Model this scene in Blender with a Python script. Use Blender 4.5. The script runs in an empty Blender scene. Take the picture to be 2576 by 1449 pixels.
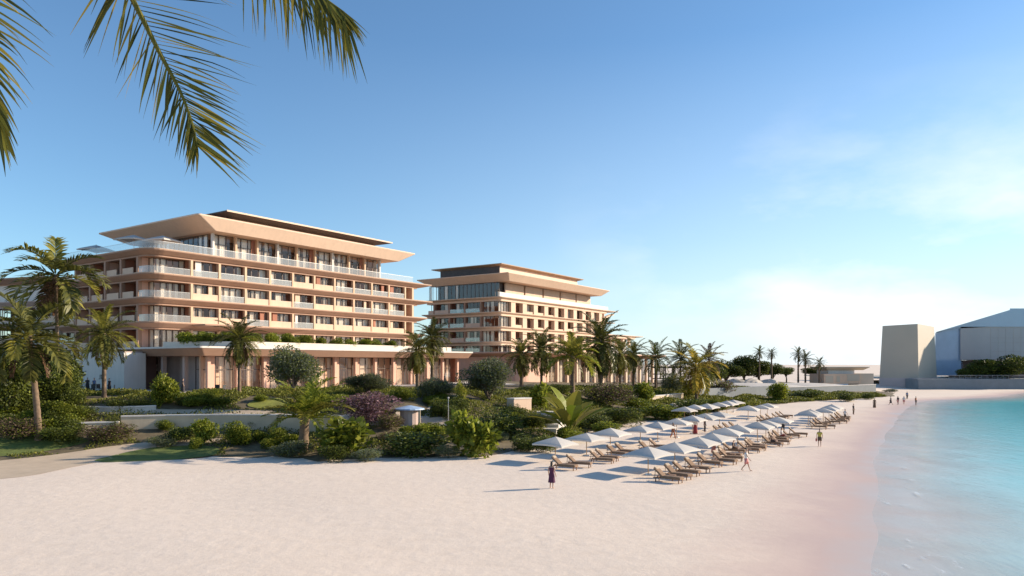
import bpy, bmesh, math, random
import numpy as np
from mathutils import Vector, Matrix
R = math.radians
rnd = random.Random(7)
SC = bpy.context.scene
COL = SC.collection

# ------------------------------------------------------------------ camera numbers (level camera, 8.1 m up)
CAMH, FD, CU, HV = 8.1, 1834.0, 1288.0, 915.0      # focal length / centre / horizon in a 2576 px wide picture

# ------------------------------------------------------------------ terrain
SHORE = [(-6, -30), (7, 8), (15.6, 27.8), (24.0, 44.3), (33.4, 63), (48.5, 90), (64, 117), (79, 141), (88, 155), (96, 163.5), (108, 171), (124, 182), (145, 204), (170, 222), (420, 300)]
EDGE = [(-400, 30), (-120, 45), (-60, 54), (-41, 58.3), (-35.6, 60.6), (-30.4, 62.2), (-21.4, 63.4), (-16, 60.6), (-11.5, 61.4), (-9, 64), (-6.8, 62.9), (-3, 63),
        (-.3, 66.4), (3.8, 69), (6.5, 78), (10.1, 88), (18.5, 102), (31, 117), (40.6, 132), (59.5, 152), (82, 169), (95, 181), (112, 214), (140, 232), (400, 330), (4000, 2000)]
EX = np.array([p[0] for p in EDGE], float); EY = np.array([p[1] for p in EDGE], float)
HX = np.array([-60, -8, 16, 40, 70, 100, 400]); HZ = np.array([4.4, 4.4, 3.2, 2.2, 1.4, 1.0, 1.0])
def yedge(x): return np.interp(x, EX, EY)
def shore_d(x, y):
    """distance to the waterline: positive on land, negative over water"""
    x = np.asarray(x, float); y = np.asarray(y, float)
    best = np.full(np.broadcast(x, y).shape, 1e9); sg = np.ones_like(best)
    for (ax, ay), (bx, by) in zip(SHORE[:-1], SHORE[1:]):
        dx, dy = bx-ax, by-ay; L2 = dx*dx+dy*dy
        t = np.clip(((x-ax)*dx+(y-ay)*dy)/L2, 0, 1)
        d = np.hypot(x-(ax+t*dx), y-(ay+t*dy))
        s = np.sign(dx*(y-ay)-dy*(x-ax)); s = np.where(s == 0, 1, s)
        m = d < best
        best = np.where(m, d, best); sg = np.where(m, s, sg)
    return best*sg
def sms(t):
    t = np.clip(t, 0, 1); return t*t*(3-2*t)
def gh(x, y):
    x = np.asarray(x, float); y = np.asarray(y, float)
    s = (y-yedge(x))*np.interp(x, [-10, 10, 80], [1.0, .62, .75])
    z = np.interp(x, HX, HZ)*sms(s/24.0)
    d = shore_d(x, y)
    z = z + np.where(d < 9, -.30*(1-sms((d+2)/11)), 0) + np.where(d < 0, np.maximum(d*.06, -2.5), 0)
    z = z + .05*np.sin(x*.31+1.3*np.sin(y*.17))*np.cos(y*.23+x*.05)*np.where(d > 4, 1, .2)
    return z
def g1(x, y): return float(gh(x, y))
def at(u, v, Y):
    return Vector(((u-CU)/FD*Y, Y, CAMH-(v-HV)/FD*Y))
def hit(u, v, y0=25, y1=400):
    Ys = np.linspace(y0, y1, 3000)
    xs = (u-CU)/FD*Ys; zs = CAMH-(v-HV)/FD*Ys
    k = np.argmax(zs < gh(xs, Ys))
    if zs[k] >= g1(xs[k], Ys[k]): k = len(Ys)-1
    return Vector((xs[k], Ys[k], g1(xs[k], Ys[k])))

# ------------------------------------------------------------------ tagging
def tag(o, label=None, cat=None, group=None, kind=None):
    if label: o['label'] = label
    if cat: o['category'] = cat
    if group: o['group'] = group
    if kind: o['kind'] = kind
    return o
def thing(name, label, cat, loc=(0, 0, 0), rz=0, group=None):
    o = bpy.data.objects.new(name, None); COL.objects.link(o)
    o.location = loc; o.rotation_euler = (0, 0, rz); o.empty_display_size = .3
    return tag(o, label, cat, group)
def link(name, me, parent=None):
    o = bpy.data.objects.new(name, me); COL.objects.link(o)
    if parent: o.parent = parent
    return o
def dup(root, loc, rz=0, sc=1, label=None, group=None):
    def cp(o, par):
        c = o.copy(); COL.objects.link(c)
        if par: c.parent = par
        for ch in o.children: cp(ch, c)
        return c
    r = cp(root, None)
    return put(r, loc, rz, sc, label, group)
def put(r, loc, rz=0, sc=1, label=None, group=None):
    r.location = loc; r.rotation_euler = (0, 0, rz)
    r.scale = sc if isinstance(sc, (tuple, list)) else (sc, sc, sc)
    if label: r['label'] = label
    if group: r['group'] = group
    return r

# ------------------------------------------------------------------ mesh builder
class MB:
    def __init__(s): s.v = []; s.f = []; s.m = []
    def add(s, vs, fs, m=0):
        o = len(s.v); s.v += [tuple(p) for p in vs]
        for f in fs: s.f.append(tuple(i+o for i in f)); s.m.append(m)
    def quad(s, a, b, c, d, m=0): s.add([a, b, c, d], [(0, 1, 2, 3)], m)
    def box(s, x0, x1, y0, y1, z0, z1, m=0):
        s.add([(x0, y0, z0), (x1, y0, z0), (x1, y1, z0), (x0, y1, z0), (x0, y0, z1), (x1, y0, z1), (x1, y1, z1), (x0, y1, z1)],
              [(0, 3, 2, 1), (4, 5, 6, 7), (0, 1, 5, 4), (1, 2, 6, 5), (2, 3, 7, 6), (3, 0, 4, 7)], m)
    def fbox(s, F, s0, s1, d0, d1, z0, z1, m=0):
        p = [F(s0, d0, z0), F(s1, d0, z0), F(s1, d1, z0), F(s0, d1, z0), F(s0, d0, z1), F(s1, d0, z1), F(s1, d1, z1), F(s0, d1, z1)]
        s.add(p, [(0, 3, 2, 1), (4, 5, 6, 7), (0, 1, 5, 4), (1, 2, 6, 5), (2, 3, 7, 6), (3, 0, 4, 7)], m)
    def loft(s, rings, cb=True, ct=True, m=0, closed=True):
        n = len(rings[0]); vs = [p for r in rings for p in r]; fs = []
        for i in range(len(rings)-1):
            for j in range(n if closed else n-1):
                k = (j+1) % n
                fs.append((i*n+j, i*n+k, (i+1)*n+k, (i+1)*n+j))
        if cb: fs.append(tuple(reversed(range(n))))
        if ct: fs.append(tuple((len(rings)-1)*n+j for j in range(n)))
        s.add(vs, fs, m)
    def tube(s, pts, rad, n=6, m=0):
        pts = [Vector(p) for p in pts]; rings = []
        for i, p in enumerate(pts):
            t = (pts[min(i+1, len(pts)-1)]-pts[max(i-1, 0)]).normalized()
            a = t.cross(Vector((0, 0, 1)) if abs(t.z) < .9 else Vector((1, 0, 0))).normalized(); b = t.cross(a)
            r = rad[i] if isinstance(rad, (list, tuple)) else rad
            rings.append([p+(a*math.cos(q)+b*math.sin(q))*r for q in [2*math.pi*k/n for k in range(n)]])
        s.loft(rings, m=m)
    def prism(s, poly, z0, z1, m=0):
        s.loft([[(x, y, z0) for x, y in poly], [(x, y, z1) for x, y in poly]], m=m)
    def build(s, name, mats, parent=None, smooth=False):
        me = s.mesh(name, mats, smooth); return link(name, me, parent)
    def mesh(s, name, mats, smooth=False):
        me = bpy.data.meshes.new(name); me.from_pydata(s.v, [], s.f)
        for m in (mats if isinstance(mats, (list, tuple)) else [mats]): me.materials.append(m)
        me.polygons.foreach_set('material_index', s.m)
        bm = bmesh.new(); bm.from_mesh(me); bmesh.ops.recalc_face_normals(bm, faces=bm.faces); bm.to_mesh(me); bm.free()
        if smooth: me.polygons.foreach_set('use_smooth', [True]*len(me.polygons))
        me.update(); return me

# ------------------------------------------------------------------ materials
def newmat(name):
    m = bpy.data.materials.new(name); m.use_nodes = True
    nt = m.node_tree; return m, nt, nt.nodes['Principled BSDF'], nt.nodes['Material Output']
def N(nt, t, **k):
    n = nt.nodes.new(t)
    for a, b in k.items():
        if a in n.inputs: n.inputs[a].default_value = b
        else: setattr(n, a, b)
    return n
def mixcol(nt, fac, a, b, blend='MIX'):
    n = nt.nodes.new('ShaderNodeMix'); n.data_type = 'RGBA'; n.blend_type = blend
    for i, val in ((0, fac), (6, a), (7, b)):
        if hasattr(val, 'is_linked'): nt.links.new(val, n.inputs[i])
        elif i == 0: n.inputs[0].default_value = val
        else: n.inputs[i].default_value = (*val, 1)
    return n.outputs[2]
def ramp(nt, src, pts):
    n = nt.nodes.new('ShaderNodeValToRGB'); nt.links.new(src, n.inputs[0]); e = n.color_ramp.elements
    while len(e) < len(pts): e.new(.5)
    for el, (p, c) in zip(e, pts):
        el.position = p; el.color = (*c, 1) if isinstance(c, tuple) else (c, c, c, 1)
    return n.outputs[0]
def noise(nt, scale, detail=4, rough=.55, vec=None, coord='Object'):
    n = N(nt, 'ShaderNodeTexNoise', Scale=scale, Detail=detail, Roughness=rough)
    if vec is None:
        vec = N(nt, 'ShaderNodeTexCoord').outputs[coord]
    nt.links.new(vec, n.inputs['Vector']); return n.outputs['Fac']
def plain(name, col, rough=.75, var=.14, scale=.6, bump=.0, bscale=30, metal=0, streak=False):
    m, nt, b, o = newmat(name)
    f = noise(nt, scale, 6, .65)
    c0 = tuple(c*(1-var) for c in col); c1 = tuple(min(1, c*(1+var)) for c in col)
    c = ramp(nt, f, [(.3, c0), (.7, c1)])
    if streak:                                             # rain streaks: a stain with a vertical shape
        tc = N(nt, 'ShaderNodeTexCoord'); mp = N(nt, 'ShaderNodeMapping'); mp.inputs['Scale'].default_value = (1.4, 1.4, .12)
        nt.links.new(tc.outputs['Object'], mp.inputs[0]); f2 = noise(nt, 1.2, 5, .6, mp.outputs[0])
        c = mixcol(nt, ramp(nt, f2, [(.45, 0.0), (.75, .35)]), c, tuple(x*.72 for x in col))
    nt.links.new(c, b.inputs['Base Color']); b.inputs['Roughness'].default_value = rough; b.inputs['Metallic'].default_value = metal
    if bump:
        bn = N(nt, 'ShaderNodeBump', Strength=bump, Distance=.02)
        nt.links.new(noise(nt, bscale, 3), bn.inputs['Height']); nt.links.new(bn.outputs[0], b.inputs['Normal'])
    return m
def leafmat(name, c0, c1, trans=.3, rough=.5, c2=None):
    m, nt, b, o = newmat(name)
    g = N(nt, 'ShaderNodeNewGeometry'); pts = [(0, c0), (.75, c1)] + ([(1, c2)] if c2 else [])
    c = ramp(nt, g.outputs['Random Per Island'], pts)
    ob = N(nt, 'ShaderNodeObjectInfo'); hs = N(nt, 'ShaderNodeHueSaturation')
    mr = N(nt, 'ShaderNodeMapRange'); mr.inputs[3].default_value = .92 if 'canvas' in name else .75; mr.inputs[4].default_value = 1.06 if 'canvas' in name else 1.25
    nt.links.new(ob.outputs['Random'], mr.inputs[0]); nt.links.new(mr.outputs[0], hs.inputs['Value']); nt.links.new(c, hs.inputs['Color']); c = hs.outputs[0]
    nt.links.new(c, b.inputs['Base Color']); b.inputs['Roughness'].default_value = rough
    b.inputs['Specular IOR Level'].default_value = .2
    t = N(nt, 'ShaderNodeBsdfTranslucent'); nt.links.new(c, t.inputs[0])
    mx = N(nt, 'ShaderNodeMixShader'); mx.inputs[0].default_value = trans
    nt.links.new(b.outputs[0], mx.inputs[1]); nt.links.new(t.outputs[0], mx.inputs[2]); nt.links.new(mx.outputs[0], o.inputs[0])
    return m
def glassmat(name, tint, refl=.12, milk=0.0, milkcol=(.8, .8, .8)):
    m, nt, b, o = newmat(name)
    tr = N(nt, 'ShaderNodeBsdfTransparent'); tr.inputs[0].default_value = (*tint, 1)
    gl = N(nt, 'ShaderNodeBsdfGlossy', Roughness=.04); gl.inputs[0].default_value = (.95, .97, 1, 1)
    lw = N(nt, 'ShaderNodeLayerWeight', Blend=.5)
    mr = N(nt, 'ShaderNodeMapRange'); mr.inputs[3].default_value = refl; mr.inputs[4].default_value = min(1, refl+.45)
    pw = N(nt, 'ShaderNodeMath', operation='POWER'); nt.links.new(lw.outputs['Facing'], pw.inputs[0]); pw.inputs[1].default_value = 3.0; nt.links.new(pw.outputs[0], mr.inputs[0])
    base = tr.outputs[0]
    if milk:
        df = N(nt, 'ShaderNodeBsdfDiffuse'); df.inputs[0].default_value = (*milkcol, 1)
        m0 = N(nt, 'ShaderNodeMixShader'); m0.inputs[0].default_value = milk
        nt.links.new(base, m0.inputs[1]); nt.links.new(df.outputs[0], m0.inputs[2]); base = m0.outputs[0]
    mx = N(nt, 'ShaderNodeMixShader'); nt.links.new(mr.outputs[0], mx.inputs[0])
    nt.links.new(base, mx.inputs[1]); nt.links.new(gl.outputs[0], mx.inputs[2]); nt.links.new(mx.outputs[0], o.inputs[0])
    return m

M = {}
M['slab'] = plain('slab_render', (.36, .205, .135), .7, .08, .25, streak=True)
M['fascia'] = plain('roof_fascia', (.68, .475, .34), .65, .05, .15, streak=True)
M['cream'] = plain('cream_render', (.64, .455, .325), .75, .08, .3, streak=True)
M['white'] = plain('white_render', (.66, .61, .56), .7, .06, .3, streak=True)
M['parapet'] = plain('parapet_render', (.66, .57, .47), .7, .05, .3, streak=True)
M['column'] = plain('column_render', (.60, .40, .26), .7, .07, .5)
M['terra'] = plain('terracotta_wall', (.34, .13, .075), .75, .12, .6)
M['peach'] = plain('peach_wall', (.62, .37, .27), .75, .08, .4)
M['mauve'] = plain('shaded_render', (.46, .35, .31), .75, .08, .4, streak=True)  # render tone with the shade of side walls put into the colour
M['dark'] = plain('dark_timber', (.055, .035, .028), .6, .25, 1.2)
M['wood'] = plain('roof_timber', (.30, .18, .10), .6, .2, .8)
M['room'] = plain('room_wall', (.10, .055, .04), .9, .2, .4)  # very dark so recesses read unlit; their shade is in the colour
M['curtain'] = plain('curtain_cloth', (.78, .68, .56), .9, .08, 2)
M['peachcloth'] = plain('peach_glow_curtain', (.80, .60, .44), .9, .08, 2)  # peach stands in for warm light inside, put into the cloth
M['lobby'] = plain('lobby_glow_plaster', (.78, .52, .37), .85, .06, .5)  # brightened peach; warm lobby glow put into the wall colour
M['frame'] = plain('bronze_frame', (.10, .07, .055), .45, .1, 3, metal=.3)
M['glass'] = glassmat('window_glass', (.93, .93, .92), .05)
M['balus'] = glassmat('balustrade_glass', (.85, .88, .88), .08, .26, (.66, .63, .58))
M['rail'] = plain('steel_rail', (.5, .48, .46), .35, .08, 4, metal=.7)
M['concrete'] = plain('garden_concrete', (.55, .50, .44), .8, .12, .5, .15, 20, streak=True)
M['tan'] = plain('tan_wall', (.58, .46, .32), .8, .1, .6, .15, 20, streak=True)
M['canvas'] = leafmat('parasol_canvas', (.62, .585, .54), (.62, .585, .54), .22, .85)
M['rattan'] = plain('lounger_wood', (.24, .135, .08), .65, .3, 6, .2, 60)
M['cushion'] = plain('lounger_cushion', (.21, .13, .08), .9, .15, 3)
M['towel'] = plain('lounger_pillow', (.42, .33, .24), .9, .15, 3)
M['polewood'] = plain('parasol_pole_wood', (.42, .26, .12), .5, .15, 5)
M['black'] = plain('black_metal', (.03, .028, .03), .5, .2, 4)
M['slate'] = plain('slate_wall', (.20, .215, .225), .8, .1, .4)
M['greywall'] = plain('grey_cladding', (.49, .415, .325), .7, .05, .08)
M['museum'] = plain('museum_cladding', (.50, .41, .385), .6, .06, .1)
M['museumroof'] = plain('museum_roof', (.50, .53, .58), .5, .05, .1)
M['museumglass'] = plain('museum_glass', (.34, .42, .54), .10, .2, .06)
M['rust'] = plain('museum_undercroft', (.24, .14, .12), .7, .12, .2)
M['blue'] = plain('blue_roof', (.33, .44, .60), .5, .08, 1)
M['rock'] = plain('pale_rock', (.46, .40, .33), .9, .3, .8, .5, 5)
M['trunk'] = plain('palm_bark', (.17, .115, .075), .95, .35, 4, .6, 14)
M['bark'] = plain('tree_bark', (.11, .08, .06), .95, .3, 4, .5, 12)
M['leaf'] = leafmat('leaf_green', (.06, .085, .012), (.20, .225, .032))
M['leafbright'] = leafmat('leaf_bright', (.10, .14, .014), (.29, .31, .035), .42, .45, (.40, .38, .06))
M['leafdark'] = leafmat('leaf_dark', (.025, .040, .012), (.095, .11, .024), .25)
M['leafgrey'] = leafmat('leaf_grey', (.075, .09, .06), (.19, .205, .125), .3, .6)
M['leafbrown'] = leafmat('leaf_brown', (.07, .045, .035), (.18, .12, .085), .25, .7)
M['leafyellow'] = leafmat('leaf_yellow', (.13, .14, .018), (.30, .27, .045), .4)
M['petal'] = leafmat('bougainvillea', (.19, .10, .115), (.42, .23, .27), .35, .6, (.72, .45, .52))
M['frond'] = leafmat('palm_leaf', (.04, .048, .013), (.14, .135, .03), .3, .42)
M['frondolive'] = leafmat('palm_leaf_olive', (.10, .105, .02), (.28, .25, .045), .38, .4)
M['frondgold'] = leafmat('palm_leaf_gold', (.18, .15, .02), (.46, .34, .06), .45, .45)
M['frondbrown'] = leafmat('palm_leaf_brown', (.07, .035, .02), (.15, .08, .045), .25, .6)
M['cover'] = leafmat('ground_cover_leaf', (.06, .072, .014), (.20, .205, .034), .32, .55, (.30, .29, .055))
for nm, c in dict(skin=(.45, .27, .19), skin_dark=(.22, .12, .08), c_black=(.025, .022, .026), c_plum=(.08, .015, .05), c_red=(.28, .03, .03), c_yellow=(.52, .42, .08), c_pink=(.55, .22, .20),
                  c_white=(.68, .66, .63), c_orange=(.42, .15, .06), c_brown=(.13, .08, .05), c_blue=(.10, .16, .30), hair=(.025, .018, .014)).items():
    M[nm] = plain(nm, c, .8 if nm[0] == 'c' else .55, .08, 5)

# ground materials
def sandmat():
    m, nt, b, o = newmat('beach_sand')
    f1 = noise(nt, .07, 5, .6); f2 = noise(nt, 1.3, 6, .65); f3 = noise(nt, 38, 3, .6)
    dry = ramp(nt, f1, [(.3, (.70, .57, .46)), (.7, (.77, .64, .53))])
    dry = mixcol(nt, .45, dry, ramp(nt, f2, [(.3, (.64, .52, .42)), (.7, (.80, .675, .565))]))
    dry = mixcol(nt, .16, dry, ramp(nt, f3, [(.35, (.40, .33, .26)), (.6, (.84, .74, .63))]))
    at_ = N(nt, 'ShaderNodeAttribute'); at_.attribute_name = 'wet'
    wf = N(nt, 'ShaderNodeMath', operation='MULTIPLY_ADD'); nt.links.new(noise(nt, .16, 5, .6), wf.inputs[0]); wf.inputs[1].default_value = .5
    nt.links.new(at_.outputs['Fac'], wf.inputs[2])
    damp = mixcol(nt, ramp(nt, wf.outputs[0], [(.5, 0.0), (1.1, 1.0)]), dry, (.53, .395, .345))
    col = mixcol(nt, ramp(nt, wf.outputs[0], [(1.05, 0.0), (1.0, 0.0)]), damp, (.4, .33, .29))
    wet2 = N(nt, 'ShaderNodeMapRange'); nt.links.new(wf.outputs[0], wet2.inputs[0]); wet2.inputs[1].default_value = 1.0; wet2.inputs[2].default_value = 1.28
    col = mixcol(nt, wet2.outputs[0], damp, (.47, .43, .40))
    nt.links.new(col, b.inputs['Base Color'])
    rg = N(nt, 'ShaderNodeMapRange'); nt.links.new(wf.outputs[0], rg.inputs[0]); rg.inputs[1].default_value = .7; rg.inputs[2].default_value = 1.3
    rg.inputs[3].default_value = .9; rg.inputs[4].default_value = .28; nt.links.new(rg.outputs[0], b.inputs['Roughness'])
    b.inputs['Specular IOR Level'].default_value = .25
    vor = N(nt, 'ShaderNodeTexVoronoi', Scale=1.1); vor.feature = 'SMOOTH_F1'
    tc = N(nt, 'ShaderNodeTexCoord'); nt.links.new(tc.outputs['Object'], vor.inputs['Vector'])
    h = N(nt, 'ShaderNodeMath', operation='ADD'); nt.links.new(f2, h.inputs[0])
    h2 = N(nt, 'ShaderNodeMath', operation='MULTIPLY'); nt.links.new(f3, h2.inputs[0]); h2.inputs[1].default_value = .13
    h3 = N(nt, 'ShaderNodeMath', operation='MULTIPLY'); nt.links.new(vor.outputs['Distance'], h3.inputs[0]); h3.inputs[1].default_value = .35
    h4 = N(nt, 'ShaderNodeMath', operation='ADD'); nt.links.new(h2.outputs[0], h4.inputs[0]); nt.links.new(h3.outputs[0], h4.inputs[1])
    nt.links.new(h4.outputs[0], h.inputs[1])
    ds = N(nt, 'ShaderNodeMapRange'); nt.links.new(wf.outputs[0], ds.inputs[0]); ds.inputs[1].default_value = .5; ds.inputs[2].default_value = 1.1
    ds.inputs[3].default_value = .5; ds.inputs[4].default_value = .06
    bn = N(nt, 'ShaderNodeBump', Distance=.07); nt.links.new(ds.outputs[0], bn.inputs['Strength'])
    nt.links.new(h.outputs[0], bn.inputs['Height']); nt.links.new(bn.outputs[0], b.inputs['Normal'])
    return m
M['sand'] = sandmat()
M['soil'] = plain('planting_soil', (.13, .10, .055), .95, .4, 1.2, .5, 6)
M['lawn'] = plain('lawn_grass', (.12, .15, .028), .95, .35, 1.6, .6, 25)
M['lawnyellow'] = plain('dry_lawn_grass', (.22, .23, .035), .95, .3, 1.2, .6, 25)
M['path'] = plain('sandy_path', (.50, .39, .28), .85, .12, .6, .2, 12)
def watermat():
    m, nt, b, o = newmat('sea_water')
    a = N(nt, 'ShaderNodeAttribute'); a.attribute_name = 'depth'          # metres from the waterline / 40
    w = N(nt, 'ShaderNodeMath', operation='MULTIPLY_ADD'); nt.links.new(noise(nt, .09, 5, .6), w.inputs[0]); w.inputs[1].default_value = .22; w.inputs[2].default_value = -.11
    s = N(nt, 'ShaderNodeMath', operation='ADD'); nt.links.new(a.outputs['Fac'], s.inputs[0]); nt.links.new(w.outputs[0], s.inputs[1])
    c = ramp(nt, s.outputs[0], [(0, (.58, .62, .58)), (.12, (.45, .67, .67)), (.30, (.20, .62, .66)), (.52, (.055, .48, .55)), (1, (.02, .36, .46))])
    tc = N(nt, 'ShaderNodeTexCoord'); mp = N(nt, 'ShaderNodeMapping'); mp.inputs['Rotation'].default_value = (0, 0, R(-32)); mp.inputs['Scale'].default_value = (.55, .16, 1)
    nt.links.new(tc.outputs['Object'], mp.inputs[0])
    fo = noise(nt, 2.6, 7, .72, mp.outputs[0])
    band = ramp(nt, a.outputs['Fac'], [(0, 1.0), (.04, .9), (.09, .35), (.2, .12), (.4, 0.0)])
    fm = N(nt, 'ShaderNodeMath', operation='MULTIPLY'); nt.links.new(ramp(nt, fo, [(.57, 0.0), (.70, 1.0)]), fm.inputs[0]); nt.links.new(band, fm.inputs[1])
    col = mixcol(nt, fm.outputs[0], c, (.80, .80, .78)); nt.links.new(col, b.inputs['Base Color'])
    b.inputs['Roughness'].default_value = .14; b.inputs['IOR'].default_value = 1.33; b.inputs['Specular IOR Level'].default_value = .4
    wv = noise(nt, 1.6, 5, .6, mp.outputs[0]); wv2 = noise(nt, 5.5, 4, .6, mp.outputs[0])
    ad = N(nt, 'ShaderNodeMath', operation='MULTIPLY_ADD'); nt.links.new(wv2, ad.inputs[0]); ad.inputs[1].default_value = .5; nt.links.new(wv, ad.inputs[2])
    bn = N(nt, 'ShaderNodeBump', Strength=.35, Distance=.12); nt.links.new(ad.outputs[0], bn.inputs['Height']); nt.links.new(bn.outputs[0], b.inputs['Normal'])
    tr = N(nt, 'ShaderNodeBsdfTransparent'); mx = N(nt, 'ShaderNodeMixShader')
    al = N(nt, 'ShaderNodeMath', operation='MAXIMUM'); nt.links.new(ramp(nt, s.outputs[0], [(0, .15), (.05, .4), (.18, .8), (.36, 1.0)]), al.inputs[0]); nt.links.new(fm.outputs[0], al.inputs[1])
    nt.links.new(al.outputs[0], mx.inputs[0]); nt.links.new(tr.outputs[0], mx.inputs[1]); nt.links.new(b.outputs[0], mx.inputs[2]); nt.links.new(mx.outputs[0], o.inputs[0])
    return m
M['water'] = watermat()

# ------------------------------------------------------------------ ground sheets
def axis(segs):
    out = []
    for a, b, st in segs: out += list(np.arange(a, b, st))
    return np.array(out+[segs[-1][1]], float)
def gridmesh(name, xs, ys, zf, mat, attr=None, keep=None):
    XX, YY = np.meshgrid(xs, ys); ZZ = zf(XX, YY); nx, ny = len(xs), len(ys)
    V = np.stack([XX, YY, ZZ], -1).reshape(-1, 3)
    I = np.arange(nx*ny).reshape(ny, nx)
    Fq = np.stack([I[:-1, :-1], I[:-1, 1:], I[1:, 1:], I[1:, :-1]], -1).reshape(-1, 4)
    if keep is not None:
        kv = keep(XX, YY).reshape(-1); Fq = Fq[kv[Fq].any(1)]
    me = bpy.data.meshes.new(name); me.from_pydata(V.tolist(), [], Fq.tolist()); me.materials.append(mat)
    me.polygons.foreach_set('use_smooth', [True]*len(me.polygons))
    if attr:
        at_ = me.attributes.new(attr[0], 'FLOAT', 'POINT'); at_.data.foreach_set('value', attr[1](XX, YY).reshape(-1).astype(np.float32))
    me.update(); return link(name, me)
xs = axis([(-4000, -400, 400), (-400, -120, 20), (-120, -70, 4), (-70, 150, 1.1), (150, 260, 6), (260, 600, 40), (600, 4000, 400)])
ys = axis([(-400, -20, 40), (-20, 20, 4), (20, 235, 1.1), (235, 300, 6), (300, 700, 50), (700, 5000, 500)])
beach = gridmesh('beach', xs, ys, gh, M['sand'], ('wet', lambda x, y: np.clip(1-(shore_d(x, y)-.3)/12.5, 0, 1)))
tag(beach, 'pale pink sand beach sweeping round the bay', kind='structure')
xs2 = axis([(-8, 150, 1.6), (150, 500, 14), (500, 4000, 250)]); ys2 = axis([(-60, 10, 6), (10, 240, 1.6), (240, 400, 20), (400, 1500, 200)])
water = gridmesh('water', xs2, ys2, lambda x, y: x*0-.22, M['water'], ('depth', lambda x, y: np.clip(-shore_d(x, y)/34, 0, 1)), keep=lambda x, y: shore_d(x, y) < 3)
tag(water, 'turquoise sea, pale and clear at the sand', kind='structure')

# planting ground, edge following the beach
def garden_sheet():
    gx = np.arange(-110, 106, 1.0); ss = np.concatenate([np.arange(0, 60, 1.2), np.arange(60, 140, 8)])
    V = []; F = []
    for x in gx:
        ye = float(yedge(x))
        for s in ss:
            wob = .5*math.sin(x*.9)+.35*math.sin(x*2.1+1) if s < 3 else 0
            y = ye+.3+s+wob; V.append((x, y, g1(x, y)+.06*min(1, .12+s/1.5)))
    n = len(ss)
    for i in range(len(gx)-1):
        for j in range(n-1): F.append((i*n+j, (i+1)*n+j, (i+1)*n+j+1, i*n+j+1))
    me = bpy.data.meshes.new('garden_ground'); me.from_pydata(V, [], F); me.materials.append(M['soil'])
    me.polygons.foreach_set('use_smooth', [True]*len(F)); return link('garden_ground', me)
tag(garden_sheet(), 'dark planted earth of the garden beds', kind='structure')
EXCL = []            # polygons that stay free of ground cover
def inpoly(x, y, poly):
    c = False; j = len(poly)-1
    for i in range(len(poly)):
        if (poly[i][1] > y) != (poly[j][1] > y) and x < (poly[j][0]-poly[i][0])*(y-poly[i][1])/(poly[j][1]-poly[i][1])+poly[i][0]: c = not c
        j = i
    return c
def smoothpoly(pts, k=2):
    for _ in range(k):
        q = []
        for i in range(len(pts)):
            a, b = pts[i], pts[(i+1) % len(pts)]
            q += [(a[0]*.75+b[0]*.25, a[1]*.75+b[1]*.25), (a[0]*.25+b[0]*.75, a[1]*.25+b[1]*.75)]
        pts = q
    return pts
def sheet(name, label, pix, mat, lift=.10, kind='structure', step=1.2, world=None):
    pts = world or [tuple(hit(u, v)[:2]) for u, v in pix]
    pts = smoothpoly(pts); EXCL.append(pts)
    bm = bmesh.new(); f = bm.faces.new([bm.verts.new((x, y, 0)) for x, y in pts])
    for ax in (0, 1):
        lo = min(p[ax] for p in pts); hi = max(p[ax] for p in pts); c = lo+step
        while c < hi:
            no = (1, 0, 0) if ax == 0 else (0, 1, 0); co = (c, 0, 0) if ax == 0 else (0, c, 0)
            bmesh.ops.bisect_plane(bm, geom=bm.verts[:]+bm.edges[:]+bm.faces[:], plane_co=co, plane_no=no); c += step
    for v in bm.verts: v.co.z = g1(v.co.x, v.co.y)+.018+(lift-.018)*float(np.clip(v.co.y-yedge(v.co.x)+1.3, 0, 1))
    bmesh.ops.recalc_face_normals(bm, faces=bm.faces)
    me = bpy.data.meshes.new(name); bm.to_mesh(me); bm.free(); me.materials.append(mat)
    for p in me.polygons: p.use_smooth = True
    return tag(link(name, me), label, kind=kind)
sheet('path', 'sandy path curving up from the beach at the left', [(-160, 1216), (60, 1202), (170, 1178), (330, 1146), (560, 1112), (560, 1102), (320, 1118), (120, 1150), (-120, 1172)], M['path'], .11)
sheet('lawn', 'sloping lawn left of the sandy path', [(-160, 1162), (60, 1148), (200, 1122), (235, 1108), (120, 1096), (-160, 1100)], M['lawn'], .10)
sheet('lawn', 'low green lawn tongue between path and beach', [(200, 1166), (330, 1134), (470, 1122), (560, 1128), (540, 1152), (380, 1160)], M['lawn'], .12)
sheet('lawn', 'bright raised lawn in front of the colonnade', [(610, 1030), (640, 1008), (720, 1002), (830, 1008), (850, 1020), (760, 1032)], M['lawnyellow'], .12)
sheet('path', 'pale path behind the long garden wall', [(180, 1040), (420, 1030), (720, 1035), (860, 1045), (860, 1052), (720, 1046), (420, 1042), (180, 1052)], M['path'], .11)
sheet('path', 'pale paved court around the blue roofed kiosk', [(780, 1062), (900, 1040), (1100, 1050), (1180, 1062), (1150, 1075), (900, 1078)], M['path'], .11)
sheet('pavement', 'paved apron along the hotel colonnade', None, M['concrete'], .12, world=[(-72, 112), (-52, 98), (-41, 86), (-30, 98), (-6, 131), (4, 146), (-14, 146), (-52, 120)])

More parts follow.
